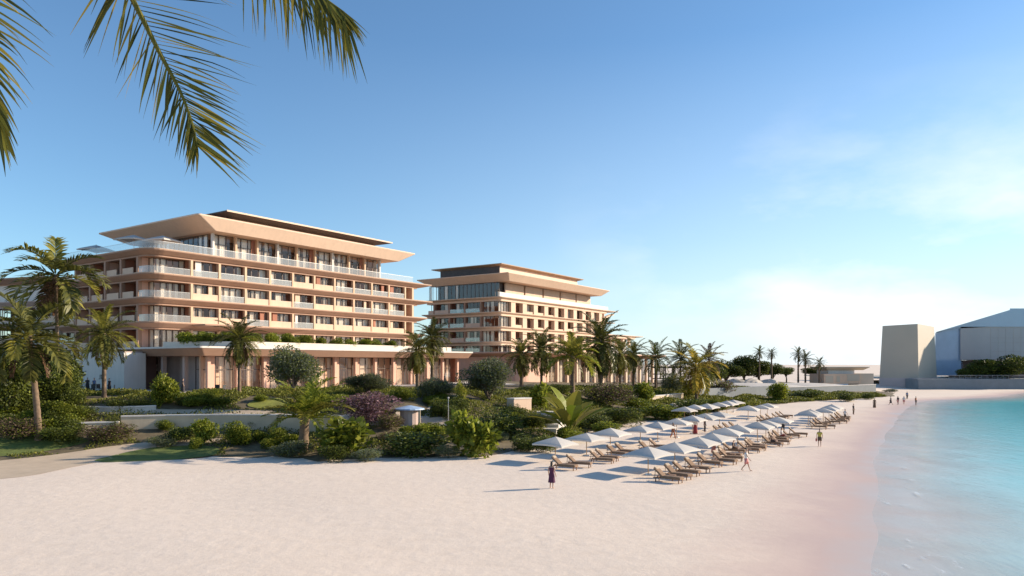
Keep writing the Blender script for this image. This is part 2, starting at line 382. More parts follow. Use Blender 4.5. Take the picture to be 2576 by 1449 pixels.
# ------------------------------------------------------------------ buildings
def rrect(rect, r, z, n=6):
    x0, x1, y0, y1 = rect; out = []
    for (cx, cy, a0, rr) in ((x0, y0, 180, r), (x1, y0, 270, .3), (x1, y1, 0, .3), (x0, y1, 90, .3)):
        sx = 1 if cx == x0 else -1; sy = 1 if cy == y0 else -1
        for k in range(n+1):
            a = R(a0+90*k/n); out.append((cx+sx*rr+rr*math.cos(a), cy+sy*rr+rr*math.sin(a), z))
    return out
def lerp4(a, b, t): return tuple(p+(q-p)*t for p, q in zip(a, b))
def slab(parent, inner, outer, r, z, name='floor_slab', mat='slab', prof=((1, 0), (1, -.2), (.30, -.78), (.12, -.80), (.12, -1.05)), top=None):
    mb = MB(); rings = [rrect(lerp4(inner, outer, t), r*(.7+.3*t), z+dz) for t, dz in prof]
    mb.loft(rings)
    o = mb.build(name, M[mat], parent)
    if top:                                                  # thin pale strip: the lit top edge of the slab, put into colour
        c = MB(); o_ = lerp4(inner, outer, 1.0)
        rr = [rrect((o_[0]-.03, o_[1]+.03, o_[2]-.03, o_[3]+.03), r, z-.05), rrect((o_[0]-.03, o_[1]+.03, o_[2]-.03, o_[3]+.03), r, z+.04)]
        c.loft(rr); c.build('slab_edge', M[top], o)
    return o
def window(parent, F, s0, s1, d, z0, z1, rg, transom=None, curtain=.55, nm=None, mats=('frame', 'glass', 'curtain')):
    w = s1-s0; n = nm or max(2, round(w/1.25)); fr = MB(); b = .045
    xs_ = [s0+w*k/n for k in range(n+1)]
    for k, x in enumerate(xs_): fr.fbox(F, x-b, x+b, d-.05, d+.05, z0, z1)
    zz = [z0+b, z1-b]+([transom] if transom else [])
    for z in zz: fr.fbox(F, s0+b, s1-b, d-.045, d+.045, z-b, z+b)
    o = fr.build('window', M[mats[0]], parent)
    g = MB()
    for k in range(n): g.quad(F(xs_[k]+b, d, z0+b), F(xs_[k+1]-b, d, z0+b), F(xs_[k+1]-b, d, z1-b), F(xs_[k]+b, d, z1-b))
    g.build('pane', M[mats[1]], o)
    cu = MB()
    for k in range(n):
        if rg.random() < curtain:
            a, bb = xs_[k]+.06, xs_[k+1]-.06
            if rg.random() < (.25 if curtain > .9 else .4): a = a+(bb-a)*.45
            m = 9; top_ = z1-.05; pts = [(a+(bb-a)*i/m, d+.14+.05*math.sin(i*2.3)) for i in range(m+1)]
            for i in range(m): cu.quad(F(pts[i][0], pts[i][1], z0+.03), F(pts[i+1][0], pts[i+1][1], z0+.03), F(pts[i+1][0], pts[i+1][1], top_), F(pts[i][0], pts[i][1], top_))
    if cu.v: cu.build('curtain', M[mats[2]], o)
    return o
def balustrade(parent, F, s0, s1, d, z, solid=False, h=1.05):
    mb = MB()
    if solid: mb.fbox(F, s0, s1, d, d+.1, z, z+h, 0); mb.build('balcony_parapet', M['cream'], parent); return
    mb.fbox(F, s0+.02, s1-.02, d, d+.025, z+.06, z+h-.04, 0); o = mb.build('balustrade', M['balus'], parent)
    r = MB(); r.fbox(F, s0, s1, d-.02, d+.045, z+h-.04, z+h+.01); r.build('handrail', M['rail'], o)
def column(parent, F, s, w, d0, d1, z0, z1, mat='column', name='column'):
    mb = MB(); mb.fbox(F, s-w/2, s+w/2, d0, d1, z0, z1); return mb.build(name, M[mat], parent)

RIGHT = lambda s, d, z: (s, d, z)
LEFT = lambda s, d, z: (d, s, z)
ROT = math.atan2(.8258, .5640)
A_ = Vector((.5640, .8258)); B_ = Vector((-.8258, .5640))
def loc2w(o, a, b): return (o[0]+A_.x*a+B_.x*b, o[1]+A_.y*a+B_.y*b)

# --- first hotel
H1 = (-51.6, 103.0)
h1 = thing('hotel', 'large beige hotel block with long curved balconies and a flared roof, nearer of the two', 'hotel', (H1[0], H1[1], 0), ROT)
rg = random.Random(3)
tops = [24.67, 21.17, 17.67, 14.17]
inner = (1.0, 57.6, 1.0, 27.0)
outs = [(0, 61.6, 0, 28), (0, 61.9, 0, 28), (0, 60.2, 0, 28), (0, 59.6, 0, 28)]
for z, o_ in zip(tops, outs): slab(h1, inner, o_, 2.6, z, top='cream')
floors = [(10.32, 14.17-1.05), (14.17, 17.67-1.05), (17.67, 21.17-1.05), (21.17, 24.67-1.05)]
colsA = [7.35+4.68*k for k in range(11)]; colsB = [3.9, 8.5, 13.1, 17.7, 22.3]
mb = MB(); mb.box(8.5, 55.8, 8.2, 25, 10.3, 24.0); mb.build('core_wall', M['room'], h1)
mb = MB(); mb.box(56.4, 56.8, 2.9, 26.5, 10.3, 23.62); mb.build('end_wall', M['cream'], h1)
for fi, (z0, z1) in enumerate(floors):
    for k, a in enumerate(colsA):
        column(h1, RIGHT, a, .38, .72, 1.25, z0+.001, z1)
        if fi > 0: 
            p = MB(); p.box(a-.12, a+.12, 1.25, 8.2, z0, z1); p.build('partition_wall', M['terra' if (k*3+fi*5) % 5 < 3 else 'peach'], h1)
        if k < 10:
            s0, s1 = a+.19, a+4.68-.19
            window(h1, RIGHT, a+.12, a+4.56, 1.6, z0, z1, rg, curtain=.6, nm=rg.choice([3, 4, 4]))
            if fi > 0: balustrade(h1, RIGHT, s0, s1, .82, z0, solid=rg.random() < (.5 if fi < 3 else .15))
    # stub walls that break some of the loggias
    for k in range(10):
        if fi > 0 and rg.random() < .55:
            a = colsA[k]+rg.choice([.9, 3.1]); p = MB(); p.box(a, a+rg.uniform(.5, 1.0), 1.28, 1.5, z0, z1); p.build('wall_panel', M[rg.choice(['terra', 'white', 'terra', 'cream'])], h1)
    column(h1, RIGHT, 56.4, .5, .72, 2.9, z0+.001, z1)
    # corner suite
    window(h1, RIGHT, 2.4, 7.2, 2.4, z0, z1, rg, curtain=.75, nm=5)
    window(h1, LEFT, 2.5, 3.8, 2.4, z0, z1, rg, curtain=.8, nm=1)
    if fi > 0:
        g = MB(); ring = [(7.15, .8)]+[(2.4+1.6*math.cos(R(a))-0, 2.4+1.6*math.sin(R(a))) for a in range(270, 179, -15)]+[(.8, 4.2)]
        for (p, q) in zip(ring[:-1], ring[1:]): g.quad((*p, z0+.06), (*q, z0+.06), (*q, z0+1.02), (*p, z0+1.02))
        o = g.build('balustrade', M['balus'], h1)
        r = MB(); r.tube([(*p, z0+1.04) for p in ring], .03, 5); r.build('handrail', M['rail'], o)
    for k, b in enumerate(colsB):
        column(h1, LEFT, b, .5, .72, 1.3, z0+.001, z1, 'slab')
        p = MB(); p.box(1.3, 8.5, b-.12, b+.12, z0, z1); p.build('partition_wall', M['terra' if k % 2 else 'peach'], h1)
        s0, s1 = b+.25, b+4.35
        if k == 4: s1 = 26.4
        window(h1, LEFT, b+.12, s1+.2, 2.7, z0, z1, rg, curtain=.2)
        balustrade(h1, LEFT, s0+rg.uniform(.3, 1.2), s1, .85, z0, solid=True)
# the canopy that juts over the planted terrace
mb = MB(); mb.loft([[(8, -.2, 13.5), (26, -.2, 13.5), (26, .85, 13.35), (8, .85, 13.35)], [(7, -3.2, 13.75), (26.6, -3.2, 13.75), (26.6, .85, 13.75), (7, .85, 13.75)], [(7, -3.2, 13.95), (26.6, -3.2, 13.95), (26.6, .85, 13.95), (7, .85, 13.95)]])
mb.build('terrace_canopy', M['slab'], h1)
# penthouse
zd = 24.67
for k in range(10):
    a = 11.8+4.05*k
    column(h1, RIGHT, a, .34, 2.0, 2.5, zd, 28.5, 'white' if k % 3 == 0 else 'column')
    if k < 9:
        window(h1, RIGHT, a+.05, a+4.0, 2.75, zd, 28.45, rg, transom=zd+2.3, curtain=.75, nm=3)
        if k % 3 == 1: p = MB(); p.box(a+3.2, a+3.9, 2.52, 2.68, zd, 28.45); p.build('wall_panel', M['terra'], h1)
for k in range(5): window(h1, LEFT, 3.6+4*k, 7.5+4*k, 11.8, zd, 28.45, rg, curtain=.3)
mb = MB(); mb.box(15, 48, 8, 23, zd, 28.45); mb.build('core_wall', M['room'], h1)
mb = MB(); mb.box(48.4, 48.7, 3.4, 23, zd, 28.45); mb.build('end_wall', M['cream'], h1)
g = MB(); ring = [(56, .35), (2.6, .35)]+[(2.6+2.25*math.cos(R(a)), 2.6+2.25*math.sin(R(a))) for a in range(270, 179, -15)]+[(.35, 27)]
for (p, q) in zip(ring[:-1], ring[1:]): g.quad((*p, zd+.05), (*q, zd+.05), (*q, zd+1.1), (*p, zd+1.1))
o = g.build('balustrade', M['balus'], h1)
r = MB(); r.tube([(*p, zd+1.12) for p in ring], .03, 5); r.build('handrail', M['rail'], o)
mb = MB(); rb = (10.5, 51.5, -.1, 24.5); rt = (7.2, 55.3, -1.0, 28.3)
mb.loft([rrect(rb, .4, 28.5), rrect(rt, .5, 30.3), rrect(rt, .5, 30.5)], ct=True)
roof = mb.build('roof', M['fascia'], h1)
mb = MB(); mb.box(18, 50.5, 6, 21, 30.5, 32.2); mb.build('plant_room_wall', M['wood'], roof)
mb = MB(); mb.loft([rrect((17.8, 50.8, 5.8, 22), .1, 32.2), rrect((15.4, 53.6, 3.8, 24), .1, 32.75), rrect((15.4, 53.6, 3.8, 24), .1, 32.95)]); mb.build('roof_cap', M['dark'], roof)  # dark cap: shade of the sloped underside put into its colour
mb = MB(); mb.box(15.37, 53.63, 3.77, 3.8, 32.74, 33.0); mb.build('roof_lit_edge', M['fascia'], roof)  # pale strip painting the sunlit front edge of the cap
mb = MB(); mb.box(17.6, 50.9, 5.5, 6, 31.0, 31.5); mb.build('louvre_band', M['fascia'], roof)
# podium
pin = (0, 53.5, -14.2, 9.5); pout = (-2.2, 55, -16, 10)
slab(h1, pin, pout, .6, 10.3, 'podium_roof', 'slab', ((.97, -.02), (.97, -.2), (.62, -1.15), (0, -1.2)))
mb = MB(); mb.loft([rrect(pout, .6, 10.12), rrect(pout, .6, 10.36)]); mb.build('podium_coping', M['white'], h1)
zg = 4.3
for k in range(13):
    a = .6+4.35*k
    column(h1, RIGHT, a, .45, -14.0, -13.5, zg, 9.1, 'peach')
    if k < 12:
        window(h1, RIGHT, a+.1, a+4.25, -13.1, zg, 9.1, rg, transom=7.3, curtain=.6, nm=3, mats=('frame', 'glass', 'peachcloth'))
        if k % 2 == 0 or k in (5,): p = MB(); p.box(a+.5, a+1.2, -13.4, -13.16, zg, 9.1); p.build('wall_panel', M['peach'], h1)
mb = MB(); mb.box(1.0, 53, -11.4, -11.1, zg, 9.1); mb.build('lobby_wall', M['lobby'], h1)
mb = MB(); mb.box(52.6, 53.2, -13.4, -6.5, zg, 9.1); mb.build('end_wall', M['terra'], h1)
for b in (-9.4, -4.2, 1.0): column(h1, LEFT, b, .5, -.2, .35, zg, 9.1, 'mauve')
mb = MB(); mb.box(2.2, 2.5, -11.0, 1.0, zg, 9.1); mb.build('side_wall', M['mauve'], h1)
window(h1, LEFT, -13.3, -9.7, 1.4, zg, 9.1, rg, transom=7.3, curtain=.2, nm=3)
mb = MB(); mb.box(-1.0, 2.2, 1.4, 6.2, zg, 9.1); mb.build('dark_wall', M['rust'], h1)
# planter parapet on the podium roof, then its terrace
mb = MB(); pl = [(.4, -3.4), (5.4, -14.6), (50, -14.6)]
off = [(.8, -3.1), (5.65, -14.2), (50, -14.2)]
for i in range(2): 
    q = [pl[i], pl[i+1], off[i+1], off[i]]; mb.prism(q, 10.361, 11.15)
mb.build('terrace_parapet', M['parapet'], h1)
# free-standing white wall left of the podium
wl = at(208, 993, 101); wr = at(312, 993, 97)
ww = thing('white_wall', 'plain white wall block with two dark strokes left of the colonnade', 'wall', (wl.x, wl.y, 0), math.atan2(wr.y-wl.y, wr.x-wl.x))
L = (wr-wl).length
mb = MB(); mb.box(0, L, 0, 3.2, 3.6, 9.55); mb.build('wall', M['white'], ww)
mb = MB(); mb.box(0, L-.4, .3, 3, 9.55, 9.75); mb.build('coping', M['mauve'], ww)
mk = MB()
for x0, x1, z0, z1 in ((3.78, 3.86, 6.0, 6.6), (3.55, 3.78, 6.0, 6.07), (3.98, 4.55, 6.53, 6.62), (4.08, 4.16, 6.0, 6.53), (4.42, 4.5, 6.0, 6.53)): mk.box(x0, x1, -.04, 0, z0, z1)
mk.build('wall_lettering', M['black'], ww)

# --- second hotel
H2 = (-2.9, 175.0)
h2 = thing('hotel', 'smaller beige hotel block with punched window openings, farther of the two', 'hotel', (H2[0], H2[1], 0), ROT)
rg = random.Random(11)
tops2 = [24.3, 20.7, 17.1, 13.5]; inn2 = (1.2, 56.5, .75, 24)
outs2 = [(0, 64.3, 0, 25), (0, 62, 0, 25), (0, 83, 0, 25), (0, 62, 0, 25)]
for z, o_ in zip(tops2, outs2): slab(h2, (1.2, 77.5, .75, 24) if o_[1] > 70 else inn2, o_, 1.0, z, mat='cream', top='cream', prof=((1, 0), (1, -.14), (.14, -.5), (.12, -.95)))
fl2 = [(10.85, 12.55), (13.5, 16.15), (17.1, 19.75), (20.7, 23.35)]
mb = MB(); mb.box(6.5, 55, 5, 23, 10.8, 23.9); mb.build('core_wall', M['terra'], h2)
mb = MB(); mb.box(56, 56.4, .9, 23.5, 10.8, 23.34); mb.build('end_wall', M['cream'], h2)
for fi, (z0, z1) in enumerate(fl2):
    for k in range(10):
        a = 9.5+5.2*k-2.6                                     # pier between two openings
        if a < 56: column(h2, RIGHT, a, 1.9, .78, 1.9, z0+.001, z1, 'cream', 'pier')
        if k < 9:
            s0, s1 = a+.95, a+4.25
            window(h2, RIGHT, s0-.1, s1+.1, 1.95, z0, z1, rg, curtain=.35, nm=rg.choice([2, 3]))
            t = rg.random()
            if t < .6: balustrade(h2, RIGHT, s0, s1, 1.0, z0, solid=True, h=.75 if t < .4 else .45)
            if t > .45: p = MB(); p.box(s0+.2, s0+1.2, 1.5, 1.8, z0, z0+2.1); p.build('wall_panel', M[rg.choice(['cream', 'terra', 'white'])], h2)
    window(h2, RIGHT, 1.6, 5.9, 1.5, z0, z1, rg, curtain=.7, nm=4)
    for k, b in enumerate((1.4, 6.5, 11.5, 16.5, 21.5)):
        if k: column(h2, LEFT, b, .5, .95, 1.6, z0+.001, z1, 'slab'); p = MB(); p.box(1.6, 6.5, b-.12, b+.12, z0, z1); p.build('partition_wall', M['terra'], h2)
        window(h2, LEFT, b+.12, min(b+4.9, 23.4), 1.5 if k < 2 else 2.2, z0, z1, rg, curtain=.45)
        if k > 0: balustrade(h2, LEFT, b+.3, min(b+4.7, 23.4), .95, z0, solid=rg.random() < .4)
zd = 24.3
for k in range(9): window(h2, LEFT, 2.0+2.5*k, 4.45+2.5*k, 2.6, zd, 28.1, rg, curtain=.12, nm=2)
for k in range(5):
    a = 5.5+9*k; p = MB(); p.box(a, a+8.3, 2.2, 2.6, zd, 28.1); p.build('wall_panel', M['cream'], h2)
mb = MB(); mb.box(3.2, 50.5, 2.9, 22, zd, 28.1); mb.build('core_wall', M['dark'], h2)
mb = MB(); mb.box(.6, 58, .5, .7, zd, zd+1.15); mb.build('roof_parapet', M['white'], h2)
mb = MB(); mb.loft([rrect((2.4, 51, -.95, 24), .3, 28.2), rrect((.3, 54, -2.2, 27), .3, 29.85), rrect((.3, 54, -2.2, 27), .3, 30.0)])
roof = mb.build('roof', M['fascia'], h2)
mb = MB(); mb.box(8.5, 48.6, 6, 25.5, 30.0, 32.9); mb.build('plant_room_wall', M['fascia'], roof)
mb = MB(); mb.box(8.3, 8.5, 6, 25.5, 30.0, 32.9); mb.build('plant_room_shade', M['dark'], roof)  # dark sheet: shade of the left side painted over the lit wall colour
mb = MB(); mb.loft([rrect((8.4, 49, 5.9, 26), .1, 32.9), rrect((7.3, 50.5, 4.7, 28), .1, 33.3), rrect((7.3, 50.5, 4.7, 28), .1, 33.5)]); mb.build('roof_cap', M['wood'], roof)
mb = MB(); mb.box(56.6, 76, 3, 21, 10.8, 16.1); mb.build('lower_wing_wall', M['white'], h2)
for k in range(4): window(h2, RIGHT, 57.6+4.5*k, 61+4.5*k, 2.9, 13.6, 16, rg, curtain=.4)
for k in range(5): column(h2, RIGHT, 57+4.5*k, 1.0, 1.2, 1.9, 13.5, 16.12, 'cream', 'pier')
# curved bracket holding the long slab end
mb = MB()
for i in range(8):
    t0, t1 = i/8, (i+1)/8; f = lambda t: (56.4+6.5*t**1.8, 20.7+2.9*t**.7)
    (x0, z0), (x1, z1) = f(t0), f(t1); mb.loft([[(x0-.6, .9, z0), (x0+.3, .9, z0-.3), (x0+.3, 1.7, z0-.3), (x0-.6, 1.7, z0)], [(x1-.6, .9, z1), (x1+.3, .9, z1-.3), (x1+.3, 1.7, z1-.3), (x1-.6, 1.7, z1)]])
mb.build('slab_bracket', M['cream'], h2)
# podium of the second hotel
mb = MB(); mb.loft([rrect((-5.4, 74, -8.6, 8), 5, 1.8, 8), rrect((-5.4, 9, -8.6, 8), 5, 9.6, 8)]) if False else None
mb = MB(); mb.loft([rrect((-5.4, 7.5, -8.6, 9), 5, 1.5, 8), rrect((-5.4, 7.5, -8.6, 9), 5, 9.7, 8)]); mb.build('rounded_wall', M['peach'], h2)
slab(h2, (-5.0, 76, -8.2, 9), (-7.2, 78, -10.2, 9.5), 6, 10.8, 'podium_roof', 'peach', ((1, 0), (1, -.3), (.2, -1.05), (.1, -1.1)), top='white')
for k in range(14):
    a = 9+4.9*k; column(h2, RIGHT, a, .7, -8.0, -7.3, 1.5, 9.75, 'cream')
    if k < 13: window(h2, RIGHT, a+.2, a+4.7, -5.5, 2.0, 9.7, rg, transom=6.8, curtain=.6, nm=3)
mb = MB(); mb.box(7.6, 75, -2.2, -1.8, 1.5, 9.7); mb.build('lobby_wall', M['cream'], h2)
mb = MB(); mb.box(-5.62, -5.42, -.6, 1.4, 2.6, 6.8); o = mb.build('door', M['dark'], h2)
mb = MB(); mb.box(-5.72, -5.63, -.2, 0, 4.4, 4.6); mb.build('handle', M['rail'], o)
mb = MB(); mb.box(-6.6, -6.3, -4.2, -3.9, 1.8, 9.75); mb.build('column', M['peach'], h2)

# --- rear wing at the far left, behind the palms
h3 = thing('hotel_wing', 'low grey hotel wing with dark balcony slabs behind the left palms', 'building', (-60.5, 128, 0), R(160))
rg = random.Random(5)
for z, e in ((18.6, 30), (15.0, 31), (11.4, 32), (7.9, 33)):
    slab(h3, (1, e-1.5, -7, 12), (0, e, -8.5, 13), .5, z, mat='mauve', top='white')
for (x0, x1, y0, y1) in ():
    pass
FW = lambda s, d, z: (s, 12-d, z)
for z0, z1 in ((4.3, 6.85), (7.9, 10.35), (11.4, 13.95), (15.0, 17.55)):
    for k in range(6):
        a = 1.5+5*k; column(h3, FW, a, .5, .3, 1.0, z0+.001, z1, 'white'); window(h3, FW, a+.3, a+4.7, 2.2, z0, z1, rg, curtain=.5)
        if z0 > 5: balustrade(h3, FW, a+.3, a+4.7, .4, z0, solid=k % 2 == 0)
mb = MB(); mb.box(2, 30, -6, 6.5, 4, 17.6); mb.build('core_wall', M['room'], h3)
mb = MB(); mb.box(14, 34, -6, 11, 18.65, 21.6); mb.build('upper_wall', M['white'], h3)
slab(h3, (14, 34, -6, 11), (12.5, 36, -8, 13), .5, 22.6, name='roof', mat='slab')

# ------------------------------------------------------------------ museum, tower and sea wall across the bay
def P2(u, Y): return ((u-CU)/FD*Y, Y)
c0 = P2(2311, 235); c1 = P2(2212.7, 241); c2 = P2(2357, 247); c3 = (c1[0]+c2[0]-c0[0], c1[1]+c2[1]-c0[1])
tw = thing('museum_tower', 'tall tapering grey stone tower on a plinth across the bay', 'tower', ((c0[0]+c3[0])/2, (c0[1]+c3[1])/2, 0))
ox, oy = tw.location.x, tw.location.y
mb = MB(); base = [(p[0]-ox, p[1]-oy) for p in (c0, c2, c3, c1)]
def frus(base, k, z): return [(x*k, y*k, z) for x, y in base]
mb.loft([frus(base, 1, 3.5), [(*q, z) for q, z in zip([(x*.9, y*.9) for x, y in base], (21.0, 20.6, 20.4, 20.6))]]); mb.build('tower_wall', M['greywall'], tw)
mb = MB(); mb.loft([frus(base, 1.012, -.5), frus(base, 1.012, 3.5)]); mb.build('plinth', M['museum'], tw)
ms = thing('museum', 'long mauve museum with a rising wedge roof and glazed end right of the tower', 'museum', (0, 249, 0))
def ux(u): return (u-CU)/FD*249
def vz(v): return CAMH-(v-HV)/FD*249
def extr(pts, y0, y1, name, mat, par):
    mb = MB(); mb.loft([[(ux(u)+y0*.75, y0, vz(v)) for u, v in pts], [(ux(u)+y1*.75, y1, vz(v)) for u, v in pts]]); return mb.build(name, M[mat], par)
extr([(2352, 945), (2417, 945), (2417, 828), (2415, 818), (2352, 838)], .6, 30, 'glazed_end', 'museumglass', ms)
extr([(2353, 836), (2540, 780), (2541, 776), (2760, 776), (2760, 822), (2416, 822)], -.35, 36, 'wedge_roof', 'museumroof', ms)
w_ = extr([(2416, 905), (2760, 903), (2760, 820), (2560, 818), (2416, 826)], 0, 34, 'facade_wall', 'museum', ms)
mb = MB()
for u in range(2492, 2760, 19): mb.box(ux(u)-.04, ux(u)+.04, -.03, 0, vz(902), vz(826))
for v in (850, 862, 884): mb.box(ux(2494), ux(2758), -.025, 0, vz(v)-.04, vz(v)+.04)
mb.build('panel_joint', M['mauve'], w_)
arch = [(2380, 948)]+[(2380+54*(1-math.cos(R(a))), 948-42*math.sin(R(a))) for a in range(10, 91, 10)]+[(2760, 906), (2760, 948)]
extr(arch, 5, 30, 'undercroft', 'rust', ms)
for u in (2470, 2545, 2620): mb = MB(); mb.tube([(ux(u), 1.5, vz(950)), (ux(u), 1.5, vz(905))], .35, 10); mb.build('column', M['white'], ms)
mb = MB(); mb.box(ux(2538), ux(2539), 2, 3, vz(778), vz(765)) if False else None
sw = thing('sea_wall', 'grey sea wall with a railing along the water below the museum', 'wall', (0, 228, 0))
def sx(u): return (u-CU)/FD*228
mb = MB(); mb.loft([[(sx(2312), 0, -1), (sx(2900), 6, -1), (sx(2900), 30, -1), (sx(2312), 8, -1)], [(sx(2312), .5, 3.3), (sx(2900), 6.5, 3.3), (sx(2900), 30, 3.3), (sx(2312), 8, 3.3)]]); mb.build('wall', M['slate'], sw)
for k in range(26):
    t = k/25; x = sx(2395)+(sx(2760)-sx(2395))*t; y = .9+ (x-sx(2312))/(sx(2900)-sx(2312))*6
    mb = MB(); mb.box(x-.04, x+.04, y-.04, y+.04, 3.3, 4.4); mb.build('railing_post', M['slate'], sw)
xa, xb = sx(2395), sx(2760); fy = lambda x: .9+(x-sx(2312))/(sx(2900)-sx(2312))*6
mb = MB(); mb.tube([(xa, fy(xa), 4.42), (xb, fy(xb), 4.42)], .05, 5); mb.tube([(xa, fy(xa), 3.9), (xb, fy(xb), 3.9)], .03, 5); mb.build('handrail', M['rail'], sw)
mb = MB(); mb.box(sx(2312), sx(2900), 12, 90, 2.9, 3.28); tag(mb.build('pavement', M['greywall']), 'grey museum forecourt behind the sea wall', kind='structure').location = (0, 228, 0)
# low pavilion and terrace walls on the headland
pv = thing('pavilion', 'low cream pavilion with a flat overhanging roof left of the tower', 'pavilion', tuple(P2(2120, 214))+(0,), R(8))
gz = 2.2
mb = MB(); mb.box(-5.8, 5.6, 0, 8, gz, 5.1); w_ = mb.build('wall', M['cream'], pv)
for (x0, x1, z0, z1) in ((-5.4, -3.0, 2.5, 4.5), (-2.0, -.9, 2.7, 4.5), (1.4, 5.4, 3.0, 4.9)):
    mb = MB(); mb.box(x0, x1, -.06, 0, z0, z1); mb.build('window', M['greywall'], pv)
mb = MB(); mb.box(-3.4, 5.0, 2, 8, 5.1, 6.2); mb.build('clerestory', M['white'], pv)
mb = MB(); mb.loft([[(-3.8, 1.5, 6.2), (7.5, 1.5, 6.2), (7.5, 9, 6.2), (-3.8, 9, 6.2)], [(-4.8, .3, 7.0), (8.8, .3, 7.0), (8.8, 9.6, 7.0), (-4.8, 9.6, 7.0)], [(-4.8, .3, 7.2), (8.8, .3, 7.2), (8.8, 9.6, 7.2), (-4.8, 9.6, 7.2)]]); mb.build('roof', M['greywall'], pv)
mb = MB(); mb.box(5.6, 10.4, .8, 6, 1.2, 5.2); mb.build('side_wall', M['greywall'], pv)

def wallrun(name, label, pix, h, th, mat, cat='wall', coping=True, Y=None, sink=.6):
    pts = [hit(u, v) if Y is None else Vector((*P2(u, Y), g1(*P2(u, Y)))) for u, v in pix]
    o = thing(name, label, cat, pts[0]); base = pts[0].copy()
    zt = sum(p.z for p in pts)/len(pts)+h
    def strip(w, z0f, z1, mt, nm):
        mb = MB(); rings = []
        for i, p in enumerate(pts):
            t = (pts[min(i+1, len(pts)-1)]-pts[max(i-1, 0)]); n = Vector((-t.y, t.x, 0)).normalized()*w/2
            z0 = z0f(p); rings.append([(p-n).xy[:]+(z0,), (p+n).xy[:]+(z0,), (p+n).xy[:]+(z1,), (p-n).xy[:]+(z1,)])
        rings = [[(x-base.x, y-base.y, z-base.z) for x, y, z in r_] for r_ in rings]
        mb.loft(rings); mb.build(nm, M[mt], o)
    strip(th, lambda p: p.z-sink, zt, mat, 'wall')
    if coping: strip(th+.12, lambda p: zt, zt+.12, 'white', 'coping')
    return o
wallrun('garden_wall', 'long low tan garden wall running below the hotel terrace', [(305, 1080), (420, 1078), (560, 1078), (705, 1084), (860, 1090)], 1.35, .5, 'tan')
wallrun('garden_wall', 'short tan garden wall beside the left shrubs', [(165, 1092), (240, 1088), (300, 1086)], .9, .5, 'tan')
wallrun('planter_wall', 'curved pale planter rim under the bright bush by the colonnade', [(215, 1034), (280, 1038), (340, 1038), (390, 1032)], .45, .6, 'concrete')
wallrun('garden_wall', 'cream box wall right of the round grey trees', [(1284, 1036), (1328, 1036)], 1.5, 1.2, 'cream')
wallrun('terrace_wall', 'long blue grey terrace wall below the mauve shrub on the headland', [(1745, 999), (1830, 999), (1930, 998)], 2.0, .8, 'slate', coping=False)
wallrun('terrace_wall', 'low grey terrace wall below the pavilion', [(1935, 988), (2020, 987), (2110, 985), (2200, 986)], 1.5, .8, 'slate')
wallrun('terrace_wall', 'pale stone terrace wall left of the golden palm', [(1600, 1012), (1660, 1008), (1715, 1003)], .9, .6, 'tan')
# stepping terraces
st = thing('garden_steps', 'wide pale stone steps descending between the garden shrubs', 'steps', hit(1362, 1085), R(-12))
for k in range(5):
    mb = MB(); mb.box(-2.2-.2*(k % 2), 1.6, k*1.7, k*1.7+1.72, -.8, .28+.34*k); mb.build('step', M['concrete'], st)

# kiosk with blue roof, lamp posts, pergola
kp = hit(1030, 1068)
ks = thing('kiosk', 'small round kiosk with a pale blue roof in the garden court', 'kiosk', kp)
mb = MB(); mb.tube([(0, 0, -.4), (0, 0, 1.5)], .95, 14); mb.build('wall', M['mauve'], ks)
mb = MB(); mb.loft([[(1.55*math.cos(q), 1.55*math.sin(q), 1.5) for q in [2*math.pi*i/18 for i in range(18)]], [(1.5*math.cos(q), 1.5*math.sin(q), 1.62) for q in [2*math.pi*i/18 for i in range(18)]], [(.2*math.cos(q), .2*math.sin(q), 1.9) for q in [2*math.pi*i/18 for i in range(18)]]]); mb.build('roof', M['blue'], ks)
mb = MB(); mb.box(1.0, 1.2, -.9, -.7, -.4, 1.5); mb.build('post', M['tan'], ks)
lp = hit(1128, 1068); lo = thing('lamp_post', 'slim pale lamp post standing in the garden court', 'lamp post', lp)
mb = MB(); mb.tube([(0, 0, 0), (0, 0, 2.6)], [.05, .035], 6); mb.build('pole', M['rail'], lo)
mb = MB(); mb.tube([(0, 0, 2.6), (0, 0, 2.75), (0, 0, 2.8)], [.05, .11, .02], 8); mb.build('lamp_head', M['white'], lo)
pg = thing('pergola', 'dark timber pergola behind the garden right of the far hotel', 'pergola', (*P2(1648, 160), g1(*P2(1648, 160))), R(10))
for i in range(4):
    for j in (0, 4): mb = MB(); mb.box(i*2.0-.1, i*2.0+.1, j-.1, j+.1, -.3, 4.6); mb.build('post', M['dark'], pg)
for k, z in enumerate((1.2, 2.2, 3.2, 4.6)): mb = MB(); mb.box(-.5, 6.6, -.18, .18, z, z+.22); mb.build('beam', M['dark'], pg)
for k in range(7): mb = MB(); mb.box(k-.05, k+.05, -.6, 4.6, 4.83, 5.0); mb.build('rafter', M['dark'], pg)

